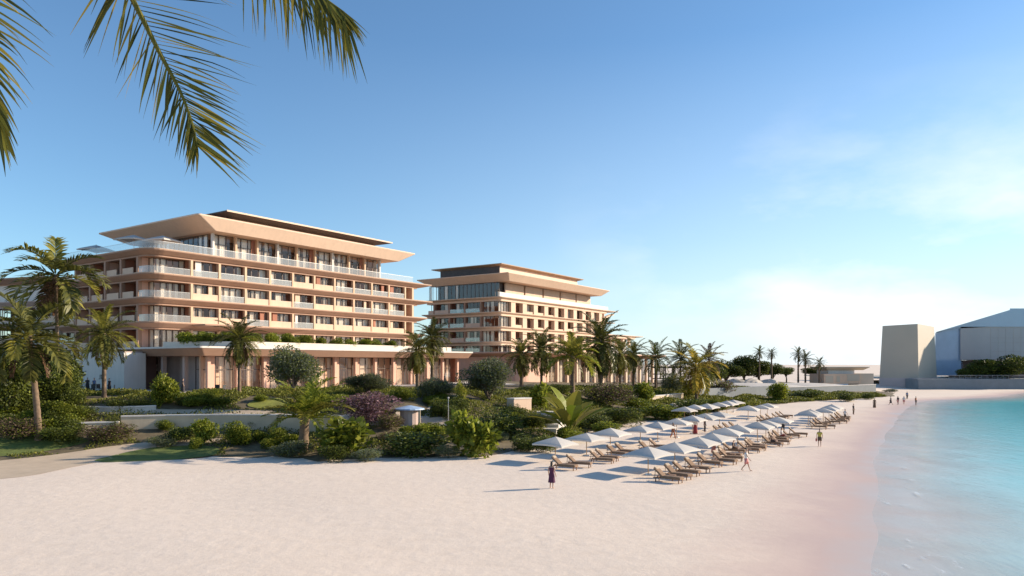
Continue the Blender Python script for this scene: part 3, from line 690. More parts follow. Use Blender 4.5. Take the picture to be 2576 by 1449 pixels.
# ------------------------------------------------------------------ vegetation
def diamonds(P, D, W, Ls, Ws, mi, mb):
    for p, d, w, l, ww in zip(P, D, W, Ls, Ws):
        o = len(mb.v); a = p+d*l; m_ = p+d*(l*.5)
        mb.v += [tuple(p), tuple(m_+w*ww), tuple(a), tuple(m_-w*ww)]; mb.f.append((o, o+1, o+2, o+3)); mb.m.append(mi)
def crown_mesh(name, mats, seed, n, rx, rz, leaf, blobs=12, flat=0, mix=0.0, elong=1.6, up=.3, shell=.55):
    """leaves through a lumpy crown: origin at the crown's base, total height 2*rz"""
    r = np.random.default_rng(seed); mb = MB()
    cs = r.normal(size=(blobs, 3)); cs /= np.linalg.norm(cs, axis=1)[:, None]; cs *= r.uniform(.25, .72, (blobs, 1))
    rad = r.uniform(.26, .5, blobs); cs[:, 2] = np.maximum(cs[:, 2], -.75)
    k = r.choice(blobs, n, p=rad**2/np.sum(rad**2)); dirs = r.normal(size=(n, 3)); dirs /= np.linalg.norm(dirs, axis=1)[:, None]
    rr = rad[k]*(shell+(1.08-shell)*r.random(n)**.6)
    P = cs[k]+dirs*rr[:, None]; P[:, 0] *= rx; P[:, 1] *= rx; P[:, 2] = P[:, 2]*rz+rz
    P[:, 2] = np.maximum(P[:, 2], .02)
    D = dirs+r.normal(size=(n, 3))*.8; D[:, 2] += up; D /= np.linalg.norm(D, axis=1)[:, None]
    W = np.cross(D, r.normal(size=(n, 3))); W /= np.linalg.norm(W, axis=1)[:, None]
    Ls = leaf*r.uniform(.6, 1.4, n); Ws = Ls/elong/2*r.uniform(.7, 1.3, n)
    mi = (r.random(n) < mix).astype(int)
    V = np.stack([P, P+D*(Ls*.5)[:, None]+W*Ws[:, None], P+D*Ls[:, None], P+D*(Ls*.5)[:, None]-W*Ws[:, None]], 1).reshape(-1, 3)
    me = bpy.data.meshes.new(name); me.from_pydata(V.tolist(), [], np.arange(4*n).reshape(-1, 4).tolist())
    for m in mats: me.materials.append(M[m])
    if mix: me.polygons.foreach_set('material_index', mi.tolist())
    me.update(); return me
SHR = {   # unit shrubs, radius 1, height 2
 'round': [crown_mesh('shrub_leaf', ['leaf', 'leafbright'], 10+i, 4600, 1, 1, .115, 20, mix=.45) for i in range(3)],
 'bright': [crown_mesh('shrub_leaf', ['leafbright', 'leaf'], 20+i, 3200, 1, 1, .15, 18, mix=.35) for i in range(3)],
 'broad': [crown_mesh('shrub_leaf', ['leafbright', 'leaf'], 30+i, 900, 1, 1, .34, 14, mix=.4, elong=1.7, up=.6) for i in range(3)],
 'dark': [crown_mesh('shrub_leaf', ['leafdark', 'leaf'], 40+i, 4800, 1, 1, .10, 24, mix=.35) for i in range(3)],
 'grey': [crown_mesh('shrub_leaf', ['leafgrey', 'leaf'], 50+i, 4600, 1, 1, .085, 20, mix=.2) for i in range(2)],
 'brown': [crown_mesh('shrub_leaf', ['leafbrown', 'leaf'], 60+i, 4600, 1, 1, .085, 20, mix=.3) for i in range(2)],
 'pink': [crown_mesh('shrub_leaf', ['petal', 'leafbrown'], 70+i, 6500, 1, 1, .075, 26, mix=.38) for i in range(1)],
 'yellow': [crown_mesh('shrub_leaf', ['leafyellow', 'leafbright'], 80+i, 1800, 1, 1, .15, 12, mix=.4) for i in range(1)],
}
scount = [0]
def shrub(kind, label, u, vb, wpx, hpx, group=None, Y=None, cat='shrub', name='shrub'):
    p = hit(u, vb) if Y is None else Vector((*P2(u, Y), g1(*P2(u, Y))))
    k = p.y/FD; scount[0] += 1
    o = link(name, SHR[kind][scount[0] % len(SHR[kind])])
    o.location = (p.x, p.y, p.z-.05); w = wpx*k/2; o.scale = (w/.93, w/.93*.85, hpx*k/2/.93); o.rotation_euler = (0, 0, rnd.uniform(0, 6.28))
    return tag(o, label, cat, group)
S = shrub
S('bright', 'tall bright green shrub in front of the colonnade, left of the first palm', 412, 1022, 78, 82)
S('dark', 'dark low shrub on the planter rim below the white wall', 300, 1034, 70, 30)
S('dark', 'dark low shrub right of the slender trunk below the white wall', 355, 1032, 55, 32)
S('dark', 'small dark shrub at the left foot of the white wall', 188, 1014, 56, 28)
S('round', 'broad olive mound of leaves under the leaning left palm', 152, 1072, 100, 68)
S('dark', 'square topped dark shrub in front of the long tan wall', 288, 1082, 60, 34)
S('brown', 'wide brownish shrub at the left end of the long tan wall', 270, 1112, 128, 46)
S('dark', 'wide dark shrub mass behind the left lawn', 150, 1116, 112, 46)
S('brown', 'brown leaved shrub mass at the left edge of the lawn', 45, 1108, 120, 60)
S('round', 'small round shrub in front of the tan wall, left of the palm stump', 416, 1086, 44, 30)
S('grey', 'pale green shrub at the tip of the low lawn tongue', 408, 1126, 74, 34)
S('bright', 'upright bright green shrub by the middle of the tan wall', 515, 1118, 62, 66)
S('round', 'round bright shrub right of the upright one by the tan wall', 597, 1122, 70, 62)
S('dark', 'smooth dark hedge mound beside the low lawn', 455, 1116, 92, 44)
S('dark', 'small dark blue green shrub against the shaded garden wall', 642, 1078, 38, 30)
S('round', 'mid green shrub left of the short stout palm', 697, 1118, 66, 42)
S('grey', 'low grey green shrub at the foot of the short stout palm', 735, 1150, 112, 46)
S('broad', 'broad leaved yellow green shrub at the beach edge right of the stout palm', 872, 1148, 118, 82)
S('grey', 'grey green shrub on the sand edge right of the broad leaved shrub', 922, 1160, 82, 36)
S('dark', 'dark shrub on the sand edge left of the grey green one', 838, 1162, 88, 44)
S('pink', 'wide pink and purple bougainvillea in the garden court', 930, 1066, 172, 78, cat='bougainvillea', name='bougainvillea')
S('dark', 'large smooth dark mound at the beach edge in the centre', 1045, 1148, 185, 66)
S('broad', 'tall shrub with big yellow green leaves at the centre beach edge', 1185, 1148, 118, 100)
S('dark', 'wide dark green shrub behind the big yellow leaved one', 1255, 1094, 160, 60)
S('grey', 'small grey shrub at the foot of the big yellow leaved one', 1122, 1152, 72, 36)
S('grey', 'grey shrub by the lowest garden step', 1262, 1112, 48, 28)
S('dark', 'dark low shrub right of the lowest garden step', 1318, 1136, 96, 40)
S('yellow', 'narrow upright yellow green shrub between two round grey trees', 1159, 1018, 30, 58)
S('brown', 'low brownish hedge below the bougainvillea', 985, 1110, 96, 26)
S('round', 'clipped light green hedge in front of the kiosk', 1080, 1092, 118, 28)
S('brown', 'brown shrub merging with the right of the bougainvillea', 985, 1084, 78, 44)
S('round', 'olive shrub behind the short stout palm', 820, 1022, 104, 34)
S('bright', 'small bright shrub at the foot of the corner column', 520, 1014, 44, 24)
S('broad', 'yellow green broad leaved plant at the top of the garden steps', 1362, 1032, 50, 58)
S('brown', 'large purple brown shrub below the right palm group', 1530, 1026, 136, 66)
S('bright', 'fresh green shrub right of the purple brown one', 1618, 1014, 74, 54)
S('round', 'green shrub in front of the fresh green one', 1608, 1038, 92, 38)
S('dark', 'dark hedge behind the third and fourth back row parasols', 1562, 1072, 124, 50)
S('round', 'long green hedge behind the fifth back row parasol', 1672, 1056, 126, 38)
S('dark', 'dark hedge behind the seventh back row parasol', 1740, 1046, 118, 46)
S('round', 'end bush of the hedge behind the back row parasols', 1800, 1036, 62, 34)
S('bright', 'pale bright shrub on the headland in front of the terrace wall', 1956, 1010, 66, 48)
S('brown', 'mauve brown rounded shrub above the headland wall', 1815, 996, 84, 40)
S('dark', 'dark shrub below the pavilion, left of the pair', 2030, 1003, 92, 22)
S('dark', 'dark shrub at the end of the parasol rows', 2128, 1010, 56, 24)
S('dark', 'small blackish shrub on the sand left of the tower', 2183, 1005, 42, 18)
S('grey', 'grey shrub at the foot of the tower plinth', 2240, 988, 36, 11)
S('round', 'green shrub behind the second back row parasol', 1520, 1090, 84, 30)
S('dark', 'dark green shrub left of the first back row parasol', 1372, 1138, 70, 46)
S('round', 'ragged green shrub under the fan shaped banana palm', 1430, 1112, 80, 40)
S('dark', 'dark shrub at the foot of the far hotel, left one', 1335, 990, 80, 22)
S('dark', 'dark shrub at the foot of the far hotel, right one', 1405, 988, 90, 24)
for i in range(16):
    S('dark' if i % 2 else 'round', 'leafy green shrub in the dense planting under the two left palms', rnd.uniform(-40, 215), rnd.uniform(1018, 1098), rnd.uniform(60, 105), rnd.uniform(36, 62), 'shrubs of the dense left planting')
for i in range(14):
    S('round', 'low green shrub on the slope between the long garden wall and the colonnade', rnd.choice([rnd.uniform(380, 600), rnd.uniform(860, 1120)]), rnd.uniform(1006, 1030), rnd.uniform(38, 70), rnd.uniform(18, 34), 'shrubs on the slope below the colonnade')
for i in range(14):
    S('dark', 'dark green shrub crowding the beds between kiosk, steps and parasols', rnd.uniform(1090, 1560), rnd.uniform(1035, 1085), rnd.uniform(50, 90), rnd.uniform(26, 44), 'dark shrubs of the middle beds')
for i in range(10):
    S('bright', 'bright green shrub dotted along the seaward edge of the garden', rnd.choice([rnd.uniform(450, 820), rnd.uniform(960, 1120)]), rnd.uniform(1100, 1132), rnd.uniform(34, 60), rnd.uniform(24, 42), 'bright shrubs along the garden edge')
S('yellow', 'yellow green bush in front of the golden palm', 1735, 1002, 44, 44)
S('grey', 'grey bush left of the golden palm', 1690, 996, 70, 64)
S('round', 'rounded bush between the garden steps and the grey tree', 1300, 1066, 70, 30)
S('bright', 'light green bush behind the bougainvillea', 860, 1024, 60, 30)
S('round', 'mid green bush left of the kiosk', 975, 1050, 50, 22)
S('brown', 'straggly brown bush right of the kiosk', 1170, 1072, 60, 26)
S('dark', 'dark bush at the lower left lawn corner', 20, 1088, 110, 50)
S('round', 'green bush on the slope left of the round grey tree', 655, 1010, 50, 18)
S('dark', 'dark bush between the two low shrubs by the slender trunk', 470, 1020, 70, 24)

# planted terrace of the first hotel
for k in range(15):
    a = 2.4+.9*k if k < 6 else 8+3.0*(k-5); b = -6.2-1.5*k if k < 6 else -13.3
    x, y = loc2w(H1, a, b); sc = (1.7, 1.3, 1.15) if k < 9 else (1.5, 1.1, .95)
    o = link('terrace_shrub', SHR['round' if k % 3 else 'bright'][k % 3]); put(o, (x, y, 10.4), k*1.3, sc)
    tag(o, 'green shrub growing behind the white parapet above the colonnade', 'shrub', 'shrubs on the planted hotel terrace')

# ground cover: too many small plants to count
def cover():
    r = np.random.default_rng(2); mb = []; n = 0; V = []; tries = 0
    xs_ = r.uniform(-75, 92, 330000); sy = r.random(330000)
    P = []
    ye = yedge(xs_); ys_ = ye+.8+sy*np.interp(xs_, [-75, -10, 30, 92], [34, 40, 46, 26])
    dens = .5+.5*np.sin(xs_*.55+2*np.sin(ys_*.21))*np.sin(ys_*.43+1.7*np.sin(xs_*.19))
    keep = (dens > .37) & (ys_*1.02 < 190)
    xs_, ys_, dens = xs_[keep], ys_[keep], dens[keep]
    ok = np.ones(len(xs_), bool)
    for poly in EXCL:
        px = np.array([p[0] for p in poly]); py = np.array([p[1] for p in poly])
        c = np.zeros(len(xs_), bool); j = len(px)-1
        for i in range(len(px)):
            with np.errstate(divide='ignore', invalid='ignore'):
                t = ((py[i] > ys_) != (py[j] > ys_)) & (xs_ < (px[j]-px[i])*(ys_-py[i])/(py[j]-py[i]+1e-12)+px[i])
            c ^= t; j = i
        ok &= ~c
    # keep clear of the hotels
    for (o, a0, a1, b0, b1) in ((H1, -6, 60, -17, 30), (H2, -9, 82, -11, 30)):
        dx, dy = xs_-o[0], ys_-o[1]; a = dx*A_.x+dy*A_.y; b = dx*B_.x+dy*B_.y
        ok &= ~((a > a0) & (a < a1) & (b > b0) & (b < b1))
    xs_, ys_, dens = xs_[ok], ys_[ok], dens[ok]; n = len(xs_)
    z = gh(xs_, ys_)+.03+r.random(n)*(.1+.95*np.clip(dens-.35, 0, 1))
    Pn = np.stack([xs_, ys_, z], 1); D = r.normal(size=(n, 3)); D[:, 2] = np.abs(D[:, 2])+.3; D /= np.linalg.norm(D, axis=1)[:, None]
    W = np.cross(D, r.normal(size=(n, 3))); W /= np.linalg.norm(W, axis=1)[:, None]
    Ls = r.uniform(.12, .30, n)*np.clip(ys_/80, .8, 1.6); Ws = Ls*.3
    V = np.stack([Pn, Pn+D*(Ls*.5)[:, None]+W*Ws[:, None], Pn+D*Ls[:, None], Pn+D*(Ls*.5)[:, None]-W*Ws[:, None]], 1).reshape(-1, 3)
    me = bpy.data.meshes.new('ground_cover'); me.from_pydata(V.tolist(), [], np.arange(4*n).reshape(-1, 4).tolist()); me.materials.append(M['cover']); me.update()
    return link('ground_cover', me)
tag(cover(), 'low mixed ground cover plants filling the garden beds', 'ground cover', kind='stuff')

# round trees
def tree_mesh(seed, mats, leaf, n, blobs=16, mix=.3): return crown_mesh('crown', mats, seed, n, 1, 1, leaf, blobs, mix=mix, shell=.45)
CR = {'grey': [tree_mesh(101+i, ['leafgrey', 'leaf'], .062, 17000, 26, .25) for i in range(2)], 'dark': [tree_mesh(111+i, ['leafdark', 'leaf'], .085, 11000, 18, .3) for i in range(3)]}
tcount = [0]
def tree(kind, label, p, w, zb, zt, group=None, name='tree', lean=0):
    """crown w wide from zb to zt above the base p"""
    tcount[0] += 1; o = thing(name, label, 'tree', p, 0, group); r = random.Random(tcount[0])
    mb = MB(); h = zb+(zt-zb)*.55; mb.tube([(0, 0, -.3), (.06*w*.3, .02, zb*.6), (.02, .03*w, zb), (0, 0, h)], [.035*w+.06, .03*w+.04, .024*w+.03, .01*w+.015], 8)
    for k in range(6):
        a = k*1.05+r.random(); t = Vector((math.cos(a)*w*.33, math.sin(a)*w*.33, zb+(zt-zb)*r.uniform(.3, .75)))
        s = Vector((0, 0, zb*r.uniform(.7, 1.0))); mb.tube([s, s.lerp(t, .5)+Vector((0, 0, .12*w)), t], [.02*w+.02, .012*w+.015, .006*w+.006], 5)
    mb.build('trunk', M['bark'], o)
    c = link('crown', CR[kind][tcount[0] % len(CR[kind])], o); c.location = (0, 0, zb-.1); c.scale = (w/1.86, w/1.86, (zt-zb)/1.9); c.rotation_euler = (0, 0, r.uniform(0, 6))
    return o
def ptree(kind, label, u, Y, vt, vbc, wpx, group=None, name='tree'):
    p = Vector((*P2(u, Y), g1(*P2(u, Y)))); k = Y/FD
    zt = CAMH-(vt-HV)*k-p.z; zb = CAMH-(vbc-HV)*k-p.z
    return tree(kind, label, p, wpx*k, max(.3, zb), zt, group, name)
ptree('grey', 'large round grey green tree in front of the colonnade, tallest of the round ones', 738, 79, 860, 976, 136)
ptree('grey', 'squat grey green tree left of the double palm', 925, 86, 938, 1026, 120)
ptree('grey', 'dark round tree in front of the double palm', 1093, 84, 945, 1054, 106)
ptree('grey', 'big round grey tree in front of the rounded peach wall', 1228, 86, 900, 1050, 136)
ptree('dark', 'dark leafy tree at the left edge of the picture', 12, 70, 872, 1045, 150)
ptree('dark', 'dark leafy tree between the two left palms', 128, 82, 855, 1010, 150)
ptree('dark', 'dark leafy tree in front of the white wall, left of the slender palm', 150, 76, 908, 1040, 92)
ptree('dark', 'dark spreading tree behind the olive mound at the left', 60, 74, 940, 1085, 150)
for i, (u, Y, vt, vb, w, d) in enumerate([(1782, 205, 905, 962, 84, 'left end of the far tree line'), (1826, 222, 906, 956, 92, 'second in the far tree line behind the rocky terrace'), (1872, 228, 890, 952, 96, 'third and tallest in the far tree line'),
                          (1908, 232, 902, 950, 80, 'fourth in the far tree line, behind the tall thin palm'), (1944, 238, 914, 948, 56, 'right end of the far tree line'), (1978, 245, 922, 945, 48, 'low and round by the pale dune'), (2045, 250, 922, 944, 66, 'low, behind the thin palm left of the pavilion')]):
    ptree('dark', 'distant dark tree, '+d, u, Y, vt, vb, w, 'distant trees on the headland')
for i, (u, vt, w, d) in enumerate([(2476, 926, 40, 'smallest and leftmost'), (2510, 912, 66, 'second from the left'), (2546, 897, 98, 'third from the left'), (2592, 893, 100, 'cut by the picture edge')]):
    p = Vector((sx(u), 238, 3.2)); k = 238/FD; tree('dark', 'dark bushy tree on the museum forecourt, '+d, p, w*k, .1, CAMH-(vt-HV)*k-3.2, 'trees on the museum forecourt')

# palms
def frond(mb, base, az, L, rise, droop, n=34, lw=.045, lf=.42, mi=0, rg=rnd, twist=0, vee=.5, segs=9):
    """one pinnate leaf: arching rachis with two rows of leaflets"""
    pts = []; p = Vector(base); el = rise
    for i in range(segs+1):
        pts.append(p.copy()); st = L/segs
        p = p+Vector((math.cos(az)*math.cos(el), math.sin(az)*math.cos(el), math.sin(el)))*st; el -= droop/segs*(.6+.8*i/segs)
    mb.tube(pts, [.035*(1-i/(segs+1))*L/3+.006 for i in range(segs+1)], 4, mi)
    leaflets(mb, pts, L, n, lw, lf, mi, rg, vee)
def leaflets(mb, pts, L, n, lw, lf, mi, rg, vee=.5, hang=.35, t0=.12):
    segs = len(pts)-1
    for j in range(n):
        t = t0+(1-t0)*j/(n-1); f = t*segs; i = min(int(f), segs-1); q = pts[i].lerp(pts[i+1], f-i); d = (pts[i+1]-pts[i]).normalized()
        side = d.cross(Vector((0, 0, 1)));  side = side.normalized() if side.length > .05 else Vector((1, 0, 0)); upv = side.cross(d)
        ln = L*lf*(math.sin(math.pi*(.12+.80*t))**.6)*rg.uniform(.8, 1.1)
        for sgn in (-1, 1):
            dr = (side*sgn+d*(.45+.7*t)+upv*rg.uniform(vee-.25, vee+.2)).normalized()
            a = q; b = q+dr*ln*.55; dr2 = (dr+Vector((0, 0, -hang*rg.uniform(.6, 1.9)))).normalized(); c = b+dr2*ln*.5
            w = dr.cross(upv).normalized()*lw*L/3*rg.uniform(.8, 1.2)
            w = (w+upv*rg.uniform(-.4, .4)*lw*L/3)
            o = len(mb.v); mb.v += [tuple(a-w*.4), tuple(a+w*.4), tuple(b+w), tuple(b-w), tuple(c)]
            mb.f += [(o, o+1, o+2, o+3), (o+3, o+2, o+4)]; mb.m += [mi, mi]
def palm_crown(seed, mats, n=24, L=3.0, lo=-.7, hi=1.35, droop=1.5, lf=.3, lw=.05, dead=3):
    rg = random.Random(seed); mb = MB()
    for k in range(n):
        t = k/(n-1); az = k*2.39996+rg.uniform(-.25, .25); rise = hi+(lo-hi)*t**.8+rg.uniform(-.15, .15)
        frond(mb, (.1*math.cos(az), .1*math.sin(az), .1-.25*t), az, L*rg.uniform(.82, 1.08), rise, droop*rg.uniform(.7, 1.25), 30, lw, lf, 0 if rg.random() < .7 else 1, rg)
    for k in range(dead):
        az = rg.uniform(0, 6.28); frond(mb, (.12*math.cos(az), .12*math.sin(az), -.25), az, L*.7, -.9, .7, 18, lw, lf*.8, 2, rg)
    return mb.mesh('crown', [M[m] for m in mats])
PC = {'coco': [palm_crown(1, ('frond', 'frondolive', 'frondbrown'), 20, 3, -.6, 1.3, 1.6, .3, .06, 2), palm_crown(2, ('frond', 'frondolive', 'frondbrown'), 17, 3, -.8, 1.3, 1.5, .3, .06, 3)],
      'date': [palm_crown(3, ('frond', 'frondolive', 'frondbrown'), 42, 3, -1.1, 1.45, 1.1, .19, .04, 6), palm_crown(4, ('frondolive', 'frond', 'frondbrown'), 38, 3, -1.2, 1.45, 1.2, .2, .04, 5)],
      'gold': [palm_crown(5, ('frondgold', 'frondolive', 'frondbrown'), 34, 3, -1.1, 1.4, 1.3, .22, .045, 3)],
      'brown': [palm_crown(6, ('frondbrown', 'frond', 'frondbrown'), 22, 3, -.5, 1.4, .9, .18, .04, 2)],
      'dark': [palm_crown(7, ('frond', 'leafdark', 'leafdark'), 26, 3, -.9, 1.4, .9, .2, .04, 3)],
      'olive': [palm_crown(8, ('frondolive', 'leafbright', 'frond'), 26, 3, -.2, 1.4, 1.3, .26, .055, 1)]}
def banana_crown(seed):
    rg = random.Random(seed); mb = MB()
    for k in range(14):
        az = k*2.4+rg.uniform(-.3, .3); el = 1.45-.05*k; L_ = rg.uniform(2.2, 3.0); pts = []; q = Vector((0, 0, -.3)); e = el
        for i in range(11): pts.append((q.copy(), e)); q = q+Vector((math.cos(az)*math.cos(e), math.sin(az)*math.cos(e), math.sin(e)))*L_/10; e -= rg.uniform(.03, .13)
        sd_ = Vector((-math.sin(az), math.cos(az), 0)); ra, rb_ = [], []
        for i, (c, e_) in enumerate(pts):
            t = i/10; w = .42*max(0, math.sin(math.pi*min(1, max(0, (t-.22)/.78))))**.6+.025; up_ = Vector((0, 0, 1))*.35*w
            w1, w2 = w*rg.uniform(.8, 1.1), w*rg.uniform(.8, 1.1); ra.append([c-sd_*w1+up_, c, c+sd_*w2+up_])
        mb.loft(ra, cb=False, ct=False, m=k % 2, closed=False)
    return mb.mesh('crown', [M['leafbright'], M['frondolive']])
PC['short'] = [palm_crown(12, ('leafbright', 'frondolive', 'leaf'), 30, 3, .1, 1.42, 1.15, .24, .045, 0)]
PC['banana'] = [banana_crown(8)]
pcount = [0]
def palm(kind, label, u, Y, vc, Rpx, tr=.16, lean=(0, 0), group=None, gz=None, name='palm_tree', boots=True):
    pcount[0] += 1; p = Vector((*P2(u, Y), 0)); p.z = g1(p.x, p.y) if gz is None else gz
    k = Y/FD; h = CAMH-(vc-HV)*k-p.z
    base = p-Vector((lean[0]*k, lean[1], 0)); base.z = g1(base.x, base.y) if gz is None else gz
    o = thing(name, label, 'palm', base, 0, group); top = p+Vector((0, 0, h))-base
    mb = MB(); pts = []; rad = []; n = max(8, int(h*2.5))
    for i in range(n+1):
        t = i/n; q = Vector((top.x*t**1.5, top.y*t**1.5, -.3+(top.z+.3)*t)); pts.append(q)
        rad.append(tr*(1.25-.45*t+.25*max(0, .1-t)/.1)*(1+(.09 if i % 2 else -.03))+(tr*.35 if boots and t > .93 else 0))
    mb.tube(pts, rad, 9); mb.build('trunk', M['trunk'], o, True)
    c = link('crown', PC[kind][pcount[0] % len(PC[kind])], o); c.location = top; s = Rpx*k/2.6; c.scale = (s, s, s); c.rotation_euler = (0, 0, pcount[0]*1.9)
    return o
palm('coco', 'tall dark coconut palm at the left, in front of the hotel corner', 140, 80, 690, 118, .17, (-6, 0))
palm('coco', 'leaning palm with a thick pale trunk at the left edge', 72, 66, 845, 120, .24, (-26, 0))
palm('date', 'slender palm before the white wall with a hanging skirt of leaves', 262, 80, 838, 76, .2)
palm('date', 'slender palm in front of the corner of the colonnade', 602, 86, 850, 64, .18)
palm('date', 'left and lower palm of the pair in front of the right colonnade end', 1050, 108, 880, 56, .24)
palm('date', 'right and taller palm of the pair in front of the right colonnade end', 1087, 112, 848, 52, .24)
palm('date', 'leftmost palm of the group before the far hotel', 1312, 128, 890, 52, .3)
palm('date', 'thin palm second from the left before the far hotel', 1362, 132, 878, 56, .2)
palm('olive', 'bushy light green palm in the middle before the far hotel', 1440, 118, 895, 70, .34)
palm('date', 'largest palm with wide drooping leaves before the far hotel corner', 1512, 136, 856, 80, .3)
palm('date', 'palm right of the largest one before the far hotel', 1560, 146, 892, 48, .24)
palm('date', 'rightmost palm of the group beside the far hotel', 1594, 150, 890, 42, .26)
palm('dark', 'dark sparse palm standing in front of the pergola', 1650, 152, 898, 48, .2)
palm('dark', 'green spiky palm behind the golden palm, left side', 1712, 158, 900, 46, .2)
palm('gold', 'golden yellow palm behind the long hedge', 1752, 138, 922, 66, .26)
palm('brown', 'dry brown spiky palm behind the golden palm, right side', 1784, 160, 902, 40, .2)
palm('short', 'short stout palm with arching yellow green leaves near the beach edge', 768, 65.5, 1048, 104, .42, (6, 0))
palm('banana', 'fan shaped banana palm left of the back row parasols', 1434, 76, 1078, 118, .16)
for (u, Y, vc, r, d) in ((1910, 226, 886, 13, 'leftmost, above the far tree line'), (1941, 224, 889, 12, 'second from the left'), (2008, 220, 890, 15, 'tallest of the close pair'), (2026, 218, 903, 17, 'shorter one of the close pair'), (2061, 214, 913, 14, 'rightmost, beside the pavilion')):
    palm('dark', 'thin distant palm on the headland, '+d, u, Y, vc, r*1.3, .24, group='thin palms on the headland', boots=False)

# the big palm whose leaves hang into the picture from the upper left
pb = Vector((-6.4, 5.2, g1(-6.4, 5.2))); ct = Vector((-6.4, 5.2, 14.2))
big = thing('palm_tree', 'close coconut palm whose long fronds hang into the top left of the view', 'palm', pb)
mb = MB(); n = 44
mb.tube([(0, 0, -.3+(ct.z-pb.z+.3)*i/n) for i in range(n+1)], [.19*(1.3-.4*i/n)*(1.06 if i % 2 else .97) for i in range(n+1)], 10); mb.build('trunk', M['trunk'], big, True)
def bez(ps, n):
    ps = [Vector(p) for p in ps]; out = []
    for i in range(n+1):
        t = i/n*(len(ps)-1); k = min(int(t), len(ps)-2); f = t-k
        p0, p1, p2, p3 = ps[max(k-1, 0)], ps[k], ps[k+1], ps[min(k+2, len(ps)-1)]
        out.append(.5*((2*p1)+(p2-p0)*f+(2*p0-5*p1+4*p2-p3)*f*f+(3*p1-p0-3*p2+p3)*f**3))
    return out
def big_frond(pix, specs, seed, rw=.035, n=70, wl=.028, t0=.2, hang=(1, 1), mats=('frond', 'frondolive', 'frondgold')):
    """rachis through the crown and then the listed points; specs = (direction, length) per side, blended along the leaf"""
    rg = random.Random(seed); P = [ct-pb]+[at(*p)-pb for p in pix]; pts = bez(P, 40); mb = MB()
    mb.tube(pts, [rw*(1-.85*i/41) for i in range(41)], 6, 1)
    for j in range(n):
        t = t0+(1-t0)*j/(n-1); f = t*40; i = min(int(f), 39); q = pts[i].lerp(pts[i+1], f-i); d = (pts[i+1]-pts[i]).normalized()
        for si, sp in enumerate(specs):
            (d0, l0), (d1, l1) = sp; dr = (Vector(d0).lerp(Vector(d1), t)+Vector((rg.uniform(-.14, .14), rg.uniform(-.3, .3), rg.uniform(-.12, .12)))).normalized()
            ln = (l0+(l1-l0)*t)*rg.uniform(.72, 1.12); bend = Vector((0, 0, -1))*hang[si]*rg.uniform(.2, 1.1)
            if rg.random() < .12: bend *= 2.6
            up = Vector((rg.uniform(-.3, .3), -1, rg.uniform(.2, 1.0))); w = dr.cross(up).normalized()*wl*rg.uniform(.55, 1.25)
            cur = q.copy(); dd = dr.copy(); o = len(mb.v); ns = 5; mi = rg.choices((0, 1, 2), (.48, .34, .18))[0]  # gold picks put sunlit leaflets into the colour
            for s_ in range(ns+1):
                tt = s_/ns; ww = w*(.35+1.3*tt if tt < .35 else .8*(1-tt)/.65+.04)
                mb.v += [tuple(cur-ww), tuple(cur+ww)]
                dd = (dd+bend*(.26*tt)).normalized(); cur = cur+dd*ln/ns
            for s_ in range(ns): mb.f.append((o+2*s_, o+2*s_+1, o+2*s_+3, o+2*s_+2)); mb.m.append(mi)
    return mb.build('frond', [M[m] for m in mats], big)
big_frond([(200, -230, 6.3), (318, -30, 6.9), (400, 130, 7.1), (454, 232, 7.2), (484, 312, 7.2), (496, 366, 7.2)],
          [(((1.3, .1, .10), 1.2), ((.72, .1, -.62), .60)), (((-.5, .1, -.85), .95), ((-.12, 0, -1), .34))], 4, .036, 62, .019, .22, (.32, .5), ('frond', 'frondolive', 'frondgold'))
big_frond([(300, -420, 6.5), (560, -180, 7.2), (740, -60, 7.5), (830, 5, 7.6), (866, 30, 7.6)],
          [(((-.12, .1, -1), .95), ((.2, 0, -1), .7)), (((.15, .1, -1), 1.0), ((.65, .1, -.75), .36))], 9, .026, 70, .0155, .45, (.3, .5))
big_frond([(-150, -330, 5.9), (-80, -60, 6.1), (-45, 110, 6.2), (-22, 230, 6.2), (-2, 330, 6.2)],
          [(((1.2, .1, .05), .85), ((.35, 0, -1), .40)), (((-.9, .1, -.3), .6), ((-.3, 0, -1), .3))], 14, .03, 56, .018, .3, (.8, .5))
for k, az in enumerate((2.2, 3.1, 4.0, 4.7, 1.6, 5.4)):
    rg = random.Random(50+k); m_ = MB(); frond(m_, ct-pb, az, 4.2, .75-.2*(k % 3), 1.5, 44, .05, .22, 0, rg); m_.build('frond', [M['frond'], M['frondolive']], big)

